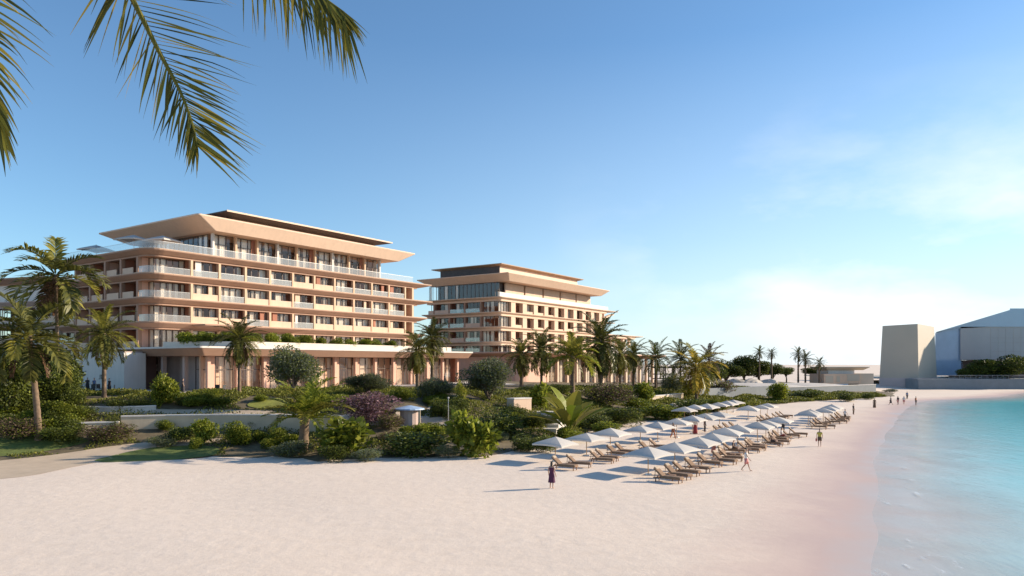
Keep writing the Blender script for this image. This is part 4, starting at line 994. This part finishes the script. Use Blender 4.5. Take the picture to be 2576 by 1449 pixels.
# rocks
def rockmesh(seed):
    bm = bmesh.new(); bmesh.ops.create_icosphere(bm, subdivisions=3, radius=1); r = random.Random(seed); off = Vector((r.uniform(0, 50), r.uniform(0, 50), r.uniform(0, 50)))
    from mathutils import noise as mn
    for v in bm.verts:
        c = v.co.copy(); v.co = c*(1+.35*mn.noise(c*1.1+off)+.14*mn.noise(c*3+off)); v.co.z *= .6
    me = bpy.data.meshes.new('rock'); bm.to_mesh(me); bm.free(); me.materials.append(M['rock']); return me
RK = [rockmesh(i) for i in range(4)]
for i, (u, v, w, d) in enumerate([(1490, 1052, 34, 'behind the fan shaped banana palm'), (1452, 1046, 30, 'left of the fan shaped banana palm'), (1318, 1010, 30, 'above the cream box wall'), (570, 1018, 36, 'below the second colonnade column'), (1700, 1022, 40, 'left of the golden palm'),
                                  (1850, 962, 60, 'on the headland terrace, left one'), (1892, 958, 60, 'on the headland terrace, middle one'), (1935, 956, 54, 'on the headland terrace, right one'), (1768, 1012, 34, 'below the golden palm')]):
    p = hit(u, v) if v > 970 else Vector((*P2(u, 200), 2.6)); k = p.y/FD; o = link('boulder', RK[i % 4]); w *= k/2
    put(o, p-Vector((0, 0, .1)), i*1.7, (w, w*.8, w*.75)); tag(o, 'pale boulder '+d, 'boulder', 'pale garden boulders')
# pale dunes on the headland
for (u, Y, w, h, lab) in ((2015, 205, 17, 1.7, 'smooth pale dune left of the pavilion'), (1880, 196, 18, 1.6, 'long pale dune carrying boulders on the headland')):
    mb = MB(); rings = []
    for i in range(9):
        a = R(90*i/8); rings.append([(w*math.cos(a)*math.cos(q), w*.6*math.cos(a)*math.sin(q), h*math.sin(a)**1.3 if i else -.5) for q in [2*math.pi*j/28 for j in range(28)]])
    rings[-1] = [(x*0+.05*math.cos(j), .05*math.sin(j), z) for j, (x, y, z) in enumerate(rings[-1])]
    mb.loft(rings, cb=False); o = mb.build('dune', M['concrete'], None, True); o.location = (*P2(u, Y), g1(*P2(u, Y))-.2); tag(o, lab, kind='structure')

# ------------------------------------------------------------------ parasols and loungers
def make_parasol():
    t = thing('beach_parasol', '', 'parasol')
    h = 1.46
    mb = MB(); n = 6; rings = []
    for i in range(n+1):
        f = i/n; w = h*(1-f)+.03*f; z = 1.52+.60*(f**.9); k = 5; ring = []
        for (ax, ay, bx, by) in ((-1, -1, 1, -1), (1, -1, 1, 1), (1, 1, -1, 1), (-1, 1, -1, -1)):
            for s in range(k):
                q = s/k; sag = .07*(1-f)*math.sin(math.pi*q); x, y = ax+(bx-ax)*q, ay+(by-ay)*q; sc = 1-sag*.5
                ring.append((x*w*sc, y*w*sc, z+sag*.9))
        rings.append(ring)
    val = [(x, y, z-.13) for x, y, z in rings[0]]
    mb.loft([val]+rings, cb=False); inn = [[(x*.99, y*.99, z-.025) for x, y, z in r] for r in rings]; mb.loft(inn, cb=False)
    mb.build('canopy', M['canvas'], t)
    mb = MB(); mb.tube([(0, 0, -.3), (0, 0, 2.18)], .035, 8); mb.build('pole', M['polewood'], t)
    mb = MB()
    for a, b in ((1, 1), (1, -1), (-1, 1), (-1, -1)): mb.tube([(0, 0, 2.05), (a*h*.97, b*h*.97, 1.49)], .016, 4)
    mb.build('ribs', M['polewood'], t)
    mb = MB(); mb.tube([(0, 0, -.02), (0, 0, .07), (0, 0, .1)], [.3, .28, .06], 14); mb.build('base', M['rail'], t)
    return t
def make_lounger():
    t = thing('sun_lounger', '', 'sun lounger')          # head at +y, feet at -y
    mb = MB(); mb.box(-.33, -.27, -1.0, 1.0, .24, .31); mb.box(.27, .33, -1.0, 1.0, .24, .31)
    for k in range(9): mb.box(-.27, .27, -1.0+.22*k, -.9+.22*k, .26, .30)
    mb.build('frame', M['rattan'], t)
    for x in (-.31, .25):
        for y in (-.9, .8): l = MB(); l.box(x, x+.06, y, y+.06, -.05, .24); l.build('leg', M['rattan'], t)
    def pad(y0, z0, y1, z1, th, w=.31):
        mb = MB(); d = Vector((0, y1-y0, z1-z0)).normalized(); nrm = Vector((0, -d.z, d.y)); L_ = math.hypot(y1-y0, z1-z0); rings = []
        for (s, e) in ((0, .4), (.04, .9), (.5, 1), (.96, .9), (1, .4)):
            c = Vector((0, y0, z0))+d*L_*s; rings.append([tuple(c+Vector((x, 0, 0))+nrm*zz) for x, zz in ((-w, 0), (-w, th*e), (-w+.05, th*e+.02), (w-.05, th*e+.02), (w, th*e), (w, 0))])
        mb.loft(rings); return mb
    pad(-1.0, .31, .35, .31, .11).build('seat_cushion', M['cushion'], t)
    pad(.37, .32, 1.0, .86, .11).build('back_cushion', M['cushion'], t)
    mb = MB(); mb.tube([(-.28, .9, .28), (-.28, .86, .72)], .02, 5); mb.tube([(.28, .9, .28), (.28, .86, .72)], .02, 5); mb.build('back_strut', M['rattan'], t)
    pad(.82, .78, 1.0, .935, .09, .24).build('pillow', M['towel'], t)
    return t
PAR = make_parasol(); LOU = make_lounger(); first = {'p': True, 'l': True}
ORD = ['first', 'second', 'third', 'fourth', 'fifth', 'sixth', 'seventh', 'eighth', 'ninth', 'tenth', 'eleventh', 'twelfth', 'thirteenth', 'fourteenth', 'fifteenth', 'sixteenth']
dv = Vector((.5640, .8258, 0)); nv = Vector((.8258, -.5640, 0))
def place_par(p, label, group):
    p.z = g1(p.x, p.y); rz = ROT+rnd.uniform(-.16, .16)
    if first['p']: first['p'] = False; return put(PAR, p, rz, 1, label, group)
    return dup(PAR, p, rz, 1, label, group)
def place_lou(p, label, group, jit=.09):
    p.z = g1(p.x, p.y)+.02; rz = ROT+R(0)+rnd.uniform(-jit, jit)         # head points inland
    if first['l']: first['l'] = False; return put(LOU, p, rz, 1, label, group)
    return dup(LOU, p, rz, 1, label, group)
LPOS = []
def row(nm, start, sp, n, lou, gp, skip=(), lk=None):
    cnt = 0
    for k in range(n):
        if k in skip: continue
        c = Vector((*start, 0))+dv*(sp*k+rnd.uniform(-.45, .45))+nv*rnd.uniform(-.5, .5); od = ORD[cnt]; cnt += 1
        p = place_par(c.copy(), 'white square parasol, %s from the near end of the %s row' % (od, nm), gp)
        tl = Matrix.Rotation(rnd.uniform(-.035, .035), 4, 'X')@Matrix.Rotation(rnd.uniform(-.035, .035), 4, 'Y'); e = (p.rotation_euler.to_matrix().to_4x4()@tl).to_euler(); p.rotation_euler = e
        s_ = rnd.uniform(.93, 1.06); p.scale = (s_, s_, rnd.uniform(.93, 1.02))
        if lou and (lk is None or k in lk):
            for s, w in ((-1, 'near'), (1, 'far')):
                q = c+dv*(.95*s-(3.0 if nm == 'back' else 1.5)+rnd.uniform(-.18, .18))+nv*(lou+rnd.uniform(-.4, .5))
                LPOS.append((nm, k, w, q.copy()))
                place_lou(q, 'brown sun lounger on the %s side of the %s %s row parasol' % (w, od, nm), 'sun loungers of the %s row' % nm, .22)
row('back', (4.2, 60.5), 4.85, 14, 3.0, 'parasols of the back row', (9, 10), (0, 1, 2, 3, 7, 8, 11, 12, 13))
row('front', (10.1, 53.2), 4.45, 16, 2.0, 'parasols of the front row', (9, 10))
row('short landward', (24.5, 103.0), 4.6, 6, 0, 'parasols of the landward row')
# parasols on the roof terrace of the first hotel
for (a, b, d) in ((4.3, 23, 'at its far left end'), (5.6, 5.5, 'near the glass corner'), (2.8, 8.6, 'second from the glass corner')):
    x, y = loc2w(H1, a, b); dup(PAR, (x, y, 24.69), ROT+.3, 1.35, 'grey white parasol on the hotel roof terrace '+d, 'parasols on the roof terrace')
# small side tables
tb = thing('side_table', '', 'table')
mb = MB(); mb.tube([(0, 0, .4), (0, 0, .44)], .26, 14); mb.build('table_top', M['rattan'], tb)
mb = MB(); mb.tube([(0, 0, -.02), (0, 0, .4)], .05, 8); mb.build('leg', M['rattan'], tb)
for k in range(8):
    c = Vector((10.1, 53.2, 0))+dv*(4.45*k-1.5)+nv*2.3; c.z = g1(c.x, c.y)
    lab = 'small round wooden table between the two loungers of the %s front row parasol' % ORD[k]
    (put if k == 0 else dup)(tb, c, 0, 1, lab, 'side tables of the front row')

# ------------------------------------------------------------------ people
def body_mesh(pose):
    V = []; E = []; RD = []
    def v(p, r, par=None):
        V.append(p); RD.append(r if isinstance(r, tuple) else (r, r))
        if par is not None: E.append((par, len(V)-1))
        return len(V)-1
    sit = pose == 'sit'; hz = .5 if sit else .94
    pel = v((0, 0, hz), (.15, .11)); wai = v((0, .0, hz+.17), (.125, .09), pel); che = v((0, 0, hz+.36), (.155, .10), wai); top = v((0, 0, hz+.48), (.10, .075), che)
    nk = v((0, -.01, hz+.565), .05, top); hd = v((0, -.025, hz+.66), (.075, .085), nk); ht = v((0, -.015, hz+.74), (.07, .085), hd); v((0, -.01, hz+.79), (.04, .05), ht)
    v((0, -.125, hz+.665), .012, hd)
    for s in (-1, 1):
        sh = v((s*.19, 0, hz+.455), .052, top)
        if pose == 'walk': el = (s*.25, .10*s, hz+.20); wr = (s*.24, .10*s-.14, hz-.0)
        elif sit: el = (s*.26, -.05, hz+.2); wr = (s*.2, -.27, hz+.1)
        elif pose == 'bag': el = (s*.25, .03, hz+.19); wr = (s*.27, -.1 if s > 0 else -.02, hz-.03)
        else: el = (s*.25, .03, hz+.18); wr = (s*.27, -.05, hz-.04)
        e = v(el, .038, sh); w = v(wr, .026, e); dirv = (Vector(wr)-Vector(el)).normalized(); pm = Vector(wr)+dirv*.07; pa = v(tuple(pm), (.035, .02), w)
        for f in range(4):
            ln = (.065, .08, .075, .055)[f]; b = pm+Vector((0, -.03+.02*f, 0))+dirv*.03; m1 = v(tuple(b), .009, pa); m2 = v(tuple(b+dirv*ln*.5+Vector((-s*.008, 0, 0))), .008, m1); v(tuple(b+dirv*ln+Vector((-s*.03, 0, 0))), .007, m2)
        tbv = Vector(wr)+dirv*.03+Vector((0, -.045, 0)); m1 = v(tuple(tbv), .010, w); v(tuple(tbv+dirv*.045+Vector((0, -.02, 0))), .008, m1)
        hp = v((s*.095, 0, hz-.06), .085, pel)
        if sit: kn = (s*.12, -.42, hz+.05); an = (s*.12, -.55, .1); 
        elif pose == 'walk': kn = (s*.1, -.12*s-.05, .5); an = (s*.09, -.24*s+(.12 if s < 0 else -.04)-.02, .1 if s > 0 else .16)
        else: kn = (s*.1, -.03, .5); an = (s*.1, .02, .09)
        k_ = v(kn, .058, hp); cf = v(tuple(Vector(kn).lerp(Vector(an), .35)+Vector((0, .02, 0))), .05, k_); a = v(an, .034, cf); heel = v((an[0], an[1]+.02, an[2]-.05), .032, a); v((an[0]+s*.02, an[1]-.15, an[2]-.055), (.034, .022), heel)
    me = bpy.data.meshes.new('b'); me.from_pydata([tuple(p) for p in V], E, []); o = bpy.data.objects.new('b', me); COL.objects.link(o)
    md = o.modifiers.new('s', 'SKIN'); 
    if not me.skin_vertices:
        bm = bmesh.new(); bm.from_mesh(me); bm.verts.layers.skin.verify(); bm.to_mesh(me); bm.free()
    for i, r in enumerate(RD): me.skin_vertices[0].data[i].radius = r
    me.skin_vertices[0].data[0].use_root = True
    sb = o.modifiers.new('u', 'SUBSURF'); sb.levels = 1; sb.render_levels = 1
    dg = bpy.context.evaluated_depsgraph_get(); out = bpy.data.meshes.new_from_object(o.evaluated_get(dg)); out.name = 'body'
    bpy.data.objects.remove(o); out.polygons.foreach_set('use_smooth', [True]*len(out.polygons)); return out
BODY = {p: body_mesh(p) for p in ('stand', 'walk', 'sit', 'bag')}
def ell(z, rx, ry, y=0, n=14): return [(rx*math.cos(q), y+ry*math.sin(q), z) for q in [2*math.pi*i/n for i in range(n)]]
def legtube(mb, pts, r, n=10):
    mb.tube(pts, r, n)
def person(label, p, rz, pose='stand', top='c_black', bottom='c_black', style='trousers', skin='skin', hair='short', bag=None, sc=1.0):
    o = thing('person', label, 'person', p, rz); o.scale = (sc, sc, sc)
    b = link('body', BODY[pose].copy(), o); b.data.materials.clear(); b.data.materials.append(M[skin])
    hz = .5 if pose == 'sit' else .94
    if top:
        mb = MB(); mb.loft([ell(hz-.03, .175, .135), ell(hz+.17, .155, .115), ell(hz+.34, .18, .13), ell(hz+.44, .17, .115), ell(hz+.5, .09, .085)], cb=False, ct=False)
        if style != 'swim':
            for s in (-1, 1): mb.tube([(s*.16, 0, hz+.45), (s*.225, .02, hz+.31)], [.075, .06], 8)
        mb.build('shirt', M[top], o, True)
    mb = MB()
    if style == 'skirt': mb.loft([ell(hz+.14, .15, .115), ell(hz, .185, .15), ell(hz-.25, .21, .18), ell(hz-.55, .25, .22)], cb=False, ct=False); mb.build('skirt', M[bottom], o, True)
    elif style == 'robe': mb.loft([ell(hz+.14, .16, .12), ell(hz, .2, .16), ell(hz-.4, .24, .21), ell(.05, .28, .25)], cb=False, ct=False); mb.build('robe', M[bottom], o, True)
    elif style in ('shorts', 'trousers'):
        mb.loft([ell(hz+.12, .15, .115), ell(hz-.02, .185, .14), ell(hz-.12, .18, .135)], cb=False, ct=False)
        for s in (-1, 1):
            if pose == 'sit': pt = [(s*.095, .02, hz-.04), (s*.12, -.4, hz+.05), (s*.12, -.53, .15)]
            elif pose == 'walk': pt = [(s*.095, 0, hz-.05), (s*.1, -.12*s-.05, .5), (s*.09, -.24*s+(.12 if s < 0 else -.04)-.02, .14 if s > 0 else .2)]
            else: pt = [(s*.095, 0, hz-.05), (s*.1, -.03, .5), (s*.1, .02, .12)]
            if style == 'shorts': pt = [Vector(pt[0]), Vector(pt[0]).lerp(Vector(pt[1]), .8)]; mb.tube(pt, [.105, .095], 9)
            else: mb.tube(pt, [.105, .078, .06], 9)
        mb.build(style, M[bottom], o, True)
    mb = MB(); zc = hz+.70
    rings = [[(.088*math.sin(f)*math.cos(q), -.005+.10*math.sin(f)*math.sin(q)+.012, zc+.115*math.cos(f)) for q in [2*math.pi*i/14 for i in range(14)]] for f in (.05, .5, .9, 1.3)]
    if hair == 'long': rings.append([(x*.95, max(y, .0)+.02, hz+.5) for x, y, z in rings[-1]])
    mb.loft(rings, cb=True, ct=False); mb.build('hair', M['hair'], o, True)
    if hair == 'hat': mb = MB(); mb.loft([ell(zc+.06, .2, .2), ell(zc+.07, .2, .2), ell(zc+.08, .1, .11), ell(zc+.17, .085, .09)]); mb.build('hat', M['c_white'], o, True)
    if bag:
        mb = MB(); mb.loft([[(.25, -.12, hz-.42), (.36, -.12, hz-.42), (.36, .14, hz-.42), (.25, .14, hz-.42)], [(.24, -.17, hz-.15), (.37, -.17, hz-.15), (.37, .17, hz-.15), (.24, .17, hz-.15)]]); mb.tube([(.3, -.12, hz-.15), (.29, -.08, hz-.04), (.29, .02, hz-.04), (.3, .1, hz-.15)], .01, 5); mb.build('bag', M[bag], o)
    return o
def at_ground(u, v): return hit(u, v)
TOSEA = math.atan2(-.5640, .8258)+math.pi/2
person('person in a plum dress standing alone on the sand by the first loungers', at_ground(1388, 1229), 2.5, 'stand', None, 'c_plum', 'skirt', hair='long')
mb = MB(); mb.loft([ell(1.02, .165, .13), ell(1.14, .16, .12), ell(1.31, .185, .135), ell(1.36, .17, .12)], cb=False, ct=False); mb.build('bodice', M['c_plum'], bpy.context.scene.objects['person'], True)
person('person in an orange top and trousers between the two parasol rows', at_ground(1693, 1104), .4, 'walk', 'c_orange', 'c_orange', 'trousers', 'skin_dark')
person('person in a dark red robe and white top under a back row parasol', at_ground(1749, 1092), -.6, 'stand', 'c_white', 'c_red', 'robe', hair='long')
person('person in black clothes right of the one in the red robe', at_ground(1773, 1087), 1.0, 'stand', 'c_black', 'c_black', 'trousers')
person('person in a black top and pink skirt beside the front row loungers', at_ground(1795, 1150), .9, 'stand', 'c_black', 'c_pink', 'skirt', hair='long')
person('person in a white shirt and pink shorts walking on the open sand by the loungers', at_ground(1877, 1186), 1.3, 'walk', 'c_white', 'c_pink', 'shorts')
person('person in a yellow shirt and brown shorts carrying a red bag', at_ground(2062, 1124), 2.7, 'bag', 'c_yellow', 'c_brown', 'shorts', bag='c_red')
person('dark dressed person standing between the parasol rows near the far end', at_ground(1970, 1088), 0, 'stand', 'c_brown', 'c_black', 'trousers')
person('person in pale clothes walking at the seaward end of the loungers', at_ground(2126, 1060), 1.9, 'walk', 'c_white', 'c_brown', 'shorts')
person('person in dark clothes by the last front row parasol', at_ground(2147, 1043), .7, 'stand', 'c_black', 'c_brown', 'trousers')
for (u, v, ps, tp, bt, stl, lab) in ((2200, 1026, 'stand', 'c_brown', 'c_brown', 'robe', 'person in a brown robe alone on the far sand'), (2241, 1019, 'walk', 'c_black', 'c_black', 'skirt', 'person in black with a skirt, left of the far group by the water'),
                                   (2259, 1018, 'stand', 'c_black', 'c_pink', 'shorts', 'person in a black top and pink shorts in the far group by the water'), (2274, 1018, 'walk', 'c_white', 'c_pink', 'shorts', 'person in a white top and pink shorts in the far group by the water'),
                                   (2282, 1004, 'stand', 'c_blue', 'c_black', 'trousers', 'person in a blue top behind the far group by the water'), (2304, 1019, 'stand', 'c_orange', 'c_black', 'shorts', 'person in an orange top nearest the water in the far group')):
    person(lab, at_ground(u, v), rnd.uniform(0, 6), ps, tp, bt, stl, rnd.choice(['skin', 'skin_dark']))
for (u, Y, tp, bt, stl, lab) in ((194, 97, 'c_brown', 'c_brown', 'robe', 'person in a brown robe left of the white wall'), (220, 94, 'c_black', 'c_black', 'robe', 'person in a black robe before the left half of the white wall'), (275, 92, 'c_black', 'c_black', 'robe', 'person in a black robe before the right half of the white wall'),
                                 (237, 93, 'c_blue', 'c_black', 'trousers', 'person in a blue grey top before the white wall'), (460, 90.5, 'c_black', 'c_black', 'robe', 'person in a black robe beside the corner column'), (1118, 128, 'c_black', 'c_black', 'trousers', 'person in black at the right end of the colonnade')):
    x, y = P2(u, Y); person(lab, Vector((x, y, g1(x, y)+.12)), rnd.uniform(0, 6), 'stand', tp, bt, stl)
for (k, w, tp, bt, lab) in ((4, 'near', 'c_black', 'c_brown', 'person in a black top sitting on a lounger of the fifth front row parasol'), (6, 'near', 'c_brown', 'c_black', 'person in a brown top sitting on a lounger of the seventh front row parasol'), (7, 'far', 'c_white', 'c_red', 'person in a white top sitting on a lounger of the eighth front row parasol')):
    q = [x for x in LPOS if x[0] == 'front' and x[1] == k and x[2] == w][0][3]; p = q.copy(); p.z = g1(p.x, p.y)+.03; p = p-dv*.1
    person(lab, p, ROT, 'sit', tp, bt, 'shorts')

# cafe furniture before the white wall
for i, (u, Y, lab) in enumerate(((232, 91, 'black cafe chair before the middle of the white wall'), (250, 92, 'dark cafe chair right of the slender trunk'), (293, 90.5, 'black cafe chair before the right edge of the white wall'), (548, 89, 'dark terrace chair left of the second palm'), (560, 88, 'dark terrace chair close to the second palm'))):
    x, y = P2(u, Y); c = thing('cafe_chair', lab, 'chair', (x, y, g1(x, y)+.12), i*1.1, 'dark chairs along the colonnade')
    mb = MB(); mb.box(-.25, .25, -.25, .25, .42, .5); mb.build('seat', M['black'], c)
    mb = MB(); mb.box(-.25, .25, .2, .26, .5, 1.0); mb.build('backrest', M['black'], c)
    for x_ in (-.23, .19):
        for y_ in (-.23, .19): mb = MB(); mb.box(x_, x_+.04, y_, y_+.04, 0, .42); mb.build('leg', M['black'], c)

# ------------------------------------------------------------------ light, sky, camera
SUN_AZ = math.atan2(.965, .26); SUN_EL = R(21)             # clockwise from +Y
sd = Vector((math.sin(SUN_AZ)*math.cos(SUN_EL), math.cos(SUN_AZ)*math.cos(SUN_EL), math.sin(SUN_EL)))
sl = bpy.data.lights.new('sun', 'SUN'); sl.energy = 4.3; sl.angle = R(1.2); sl.color = (1.0, .855, .67)
so = bpy.data.objects.new('sun', sl); COL.objects.link(so); so.rotation_euler = (-sd).to_track_quat('-Z', 'Y').to_euler()
W = bpy.data.worlds.new('World'); SC.world = W; W.use_nodes = True; nt = W.node_tree; bg = nt.nodes['Background']
sky = nt.nodes.new('ShaderNodeTexSky'); sky.sky_type = 'NISHITA'; sky.sun_disc = False; sky.sun_elevation = SUN_EL; sky.sun_rotation = SUN_AZ
sky.air_density = 1.0; sky.dust_density = .25; sky.ozone_density = 3.5
tc = N(nt, 'ShaderNodeTexCoord'); mp = N(nt, 'ShaderNodeMapping'); mp.inputs['Scale'].default_value = (1, 1, 2.6); nt.links.new(tc.outputs['Generated'], mp.inputs[0])
cn = noise(nt, 3.2, 7, .55, mp.outputs[0]); cl = ramp(nt, cn, [(.47, 0.0), (.66, 1.0)])
sep = N(nt, 'ShaderNodeSeparateXYZ'); nt.links.new(tc.outputs['Generated'], sep.inputs[0])
hi = ramp(nt, sep.outputs['Z'], [(0, 1.0), (.12, .9), (.34, .0)])
side = N(nt, 'ShaderNodeMapRange'); nt.links.new(sep.outputs['X'], side.inputs[0]); side.inputs[1].default_value = .05; side.inputs[2].default_value = .45
m1 = N(nt, 'ShaderNodeMath', operation='MULTIPLY'); nt.links.new(cl, m1.inputs[0]); nt.links.new(hi, m1.inputs[1])
m2 = N(nt, 'ShaderNodeMath', operation='MULTIPLY'); nt.links.new(m1.outputs[0], m2.inputs[0]); nt.links.new(side.outputs[0], m2.inputs[1])
m3 = N(nt, 'ShaderNodeMath', operation='MULTIPLY'); nt.links.new(m2.outputs[0], m3.inputs[0]); m3.inputs[1].default_value = .9
cc = mixcol(nt, 1.0, sky.outputs[0], (.86, 1.0, 1.04), 'MULTIPLY'); hz_ = ramp(nt, sep.outputs['Z'], [(0, .9), (.06, .66), (.16, .34), (.40, .0)])
sd2 = N(nt, 'ShaderNodeMapRange'); nt.links.new(sep.outputs['X'], sd2.inputs[0]); sd2.inputs[1].default_value = -.35; sd2.inputs[2].default_value = .35; sd2.inputs[3].default_value = .06
mh = N(nt, 'ShaderNodeMath', operation='MULTIPLY'); nt.links.new(hz_, mh.inputs[0]); nt.links.new(sd2.outputs[0], mh.inputs[1])
cc = mixcol(nt, mh.outputs[0], cc, (4.7, 5.3, 5.75)); cc = mixcol(nt, m3.outputs[0], cc, (6.4, 6.55, 6.75)); nt.links.new(cc, bg.inputs[0]); bg.inputs[1].default_value = .096

cam = bpy.data.cameras.new('camera'); co = bpy.data.objects.new('camera', cam); COL.objects.link(co)
co.location = (0, 0, CAMH); co.rotation_euler = (R(90), 0, 0)
cam.sensor_width = 36; cam.lens = 36*FD/2576; cam.shift_x = 0; cam.shift_y = (HV-724.5)/2576; cam.clip_end = 12000; cam.clip_start = .1
SC.camera = co
SC.view_settings.view_transform = 'Standard'; SC.view_settings.look = 'None'; SC.view_settings.exposure = .93; SC.view_settings.gamma = 1
